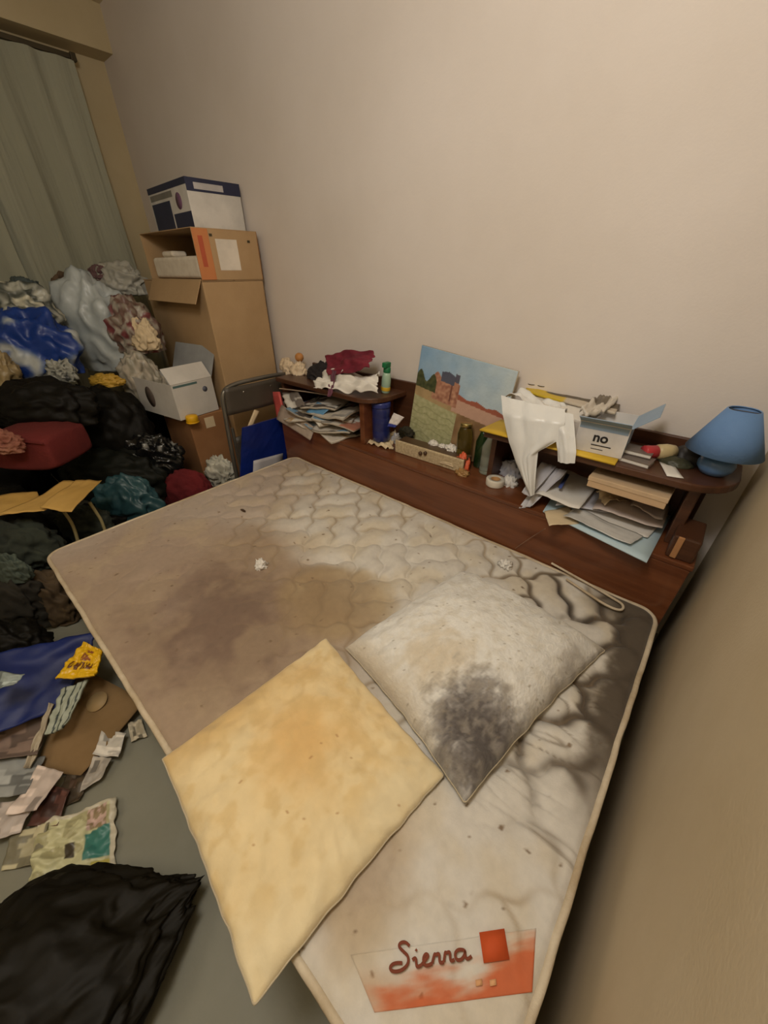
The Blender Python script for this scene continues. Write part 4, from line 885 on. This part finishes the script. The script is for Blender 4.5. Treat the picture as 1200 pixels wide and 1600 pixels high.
sheet('yellow_packet', [az(88, 1062, .20), az(150, 1058, .20), az(162, 1018, .21), az(132, 1004, .22)], VM('packet_print', .35), 'bright yellow snack packet with dark lettering on the blue bag', 'packet', th=.008, bend=.012, n=50,
      cf=lambda u, v: (108, 66, 34) if (.25 < v < .48 and .15 < u < .88 and noise.noise(Vector((u*22, v*5, 1))) > -.08) else ((150, 90, 50) if (.5 < v < .85 and .35 < u < .65 and noise.noise(Vector((u*9, v*9, 3))) > -.1) else (232, 184, 30)))
sheet('magazine', [az(72, 1150, .11), az(102, 1138, .12), az(140, 1062, .16), az(98, 1078, .15)], VM(), 'pale green and dark striped magazine standing behind the cardboard', 'magazine', th=.008, bend=.010, n=30,
      cf=lambda u, v: (44, 54, 52) if (u*3.2+v*.4) % 1 < .22 else (168, 174, 158))
sheet('cable_sheath', [az(40, 1200, .05), az(50, 1200, .05), az(85, 1100, .13), az(78, 1098, .13)], M('cream_tape', (190, 176, 152), .6), 'pale curved strip along the edge of the flattened box', 'strip', th=.004, bend=.015, n=12)
papers = [([(-20, 1085), (20, 1068), (38, 1052), (0, 1052)], .30, (150, 160, 156), 'grey-green leaflet resting on the blue bag at the left edge'),
 ([(-20, 1190), (60, 1180), (75, 1120), (-20, 1135)], .07, (150, 128, 116), 'brownish glossy brochure below the blue bag'),
 ([(-20, 1250), (40, 1240), (70, 1180), (-10, 1185)], .05, (158, 160, 158), 'grey printed sheet at the left edge under the brochure'),
 ([(10, 1275), (60, 1268), (98, 1205), (60, 1196)], .05, (206, 190, 180), 'pinkish white card lying left of the flattened box'),
 ([(-20, 1320), (30, 1300), (60, 1250), (-20, 1255)], .035, (190, 178, 170), 'pale pink sheet at the left edge above the black bag'),
 ([(40, 1290), (90, 1290), (110, 1235), (75, 1225)], .025, (92, 60, 52), 'dark red brown leaflet beside the food wrapper'),
 ([(80, 1265), (125, 1250), (140, 1215), (105, 1205)], .015, (74, 62, 48), 'dark brown flyer below the flattened box'),
 ([(100, 1240), (140, 1225), (160, 1165), (130, 1170)], .012, (88, 68, 54), 'brown torn paper next to the white cards'),
 ([(146, 1180), (186, 1184), (198, 1146), (160, 1140)], .036, (206, 200, 190), 'white card with grey edge on the floor right of the flattened box'),
 ([(124, 1238), (160, 1215), (176, 1186), (146, 1180)], .028, (168, 160, 150), 'greyish crumpled card in front of the white card'),
 ([(205, 1160), (230, 1150), (222, 1124), (200, 1130)], .012, (176, 166, 144), 'scrap of cellophane under the mattress edge'),
 ([(0, 1360), (60, 1350), (80, 1285), (20, 1300)], .015, (176, 168, 138), 'cream leaflet between black bag and pale pink sheet')]
for k, (a, z, c, lab) in enumerate(papers):
    pal = [c, tuple(min(255, v*1.18) for v in c), tuple(v*.72 for v in c), c]
    sheet('leaflet' if k % 2 else 'flyer', [az(x, y, z+.002*(i > 1)) for i, (x, y) in enumerate(a)], VM(), lab, 'paper', bend=.014, bs=2.4, n=22, seed=k, cf=printed(200+k, pal), group='papers scattered on the floor')
def wrapf(u, v):
    if .60 < u < .93 and .22 < v < .58+.25*(u-.6): return (66, 126, 116)
    if .36 < u < .50 and .30 < v < .52: return (70, 62, 50)
    if u > .93 or v > .94: return (206, 198, 176)
    if .62 < u < .9 and v > .62: return (150, 130, 100) if noise.noise(Vector((u*14, v*10, 2))) > 0 else (206, 176, 164)
    if u > .7 and v < .2: return (190, 176, 90)
    return (206, 202, 160) if noise.noise(Vector((u*6, v*6, 1))) > -.1 else (176, 170, 130)
sheet('food_wrapper', [az(45, 1385, .012), az(180, 1365, .012), az(182, 1245, .02), az(60, 1290, .02)], VM('wrapper_print', .4), 'pale yellow food wrapper with teal panel and dark square on the floor', 'wrapper', th=.003, bend=.018, n=50, cf=wrapf, ragged=.05)
# black bin bag in the foreground
fb_ = thing('bin_bag', 'large black bin bag in the bottom left foreground with a pointed end', 'bin bag', tuple(az(60, 1560, 0)))
p0 = az(60, 1560, .0)
def fore():
    bm = bmesh.new(); bmesh.ops.create_icosphere(bm, subdivisions=6, radius=1)
    tip = az(318, 1388, .03); c = az(50, 1585, .08); c.z = .085
    T = (tip-c); T.z = 0; Ln = T.length; td = T.normalized(); sd = Vector((-td.y, td.x, 0))
    for v in bm.verts:
        d = v.co.normalized(); b = 1-abs(noise.noise(d*3.2))*2.4; b2 = 1-abs(noise.noise(d*8+Vector((3, 0, 0))))*2.6
        k = 1+.12*fb(d, 1.8, 3, 3)+.10*(b-.4)+.03*(b2-.4)
        lx, ly, lz = d.x*k, d.y*k, d.z*k
        if lx > 0: s = max(.0, 1-lx/1.02)**.62; ly *= .15+.85*s+.0; lz *= .12+.88*s; X = lx*Ln
        else: X = lx*.36; 
        if lz < -.7: lz = -.7
        v.co = c-p0+td*X+sd*(ly*.25)+Vector((0, 0, lz*.115))
    zm = min(v.co.z for v in bm.verts)
    for v in bm.verts: v.co.z -= zm
    me = bpy.data.meshes.new('bag_film'); bm.to_mesh(me); bm.free(); link('bag_film', me, M('bin_bag_near', (24, 20, 11), .58, (18, 15, 8), 6, .3, 14, spec=.22), fb_)
fore()
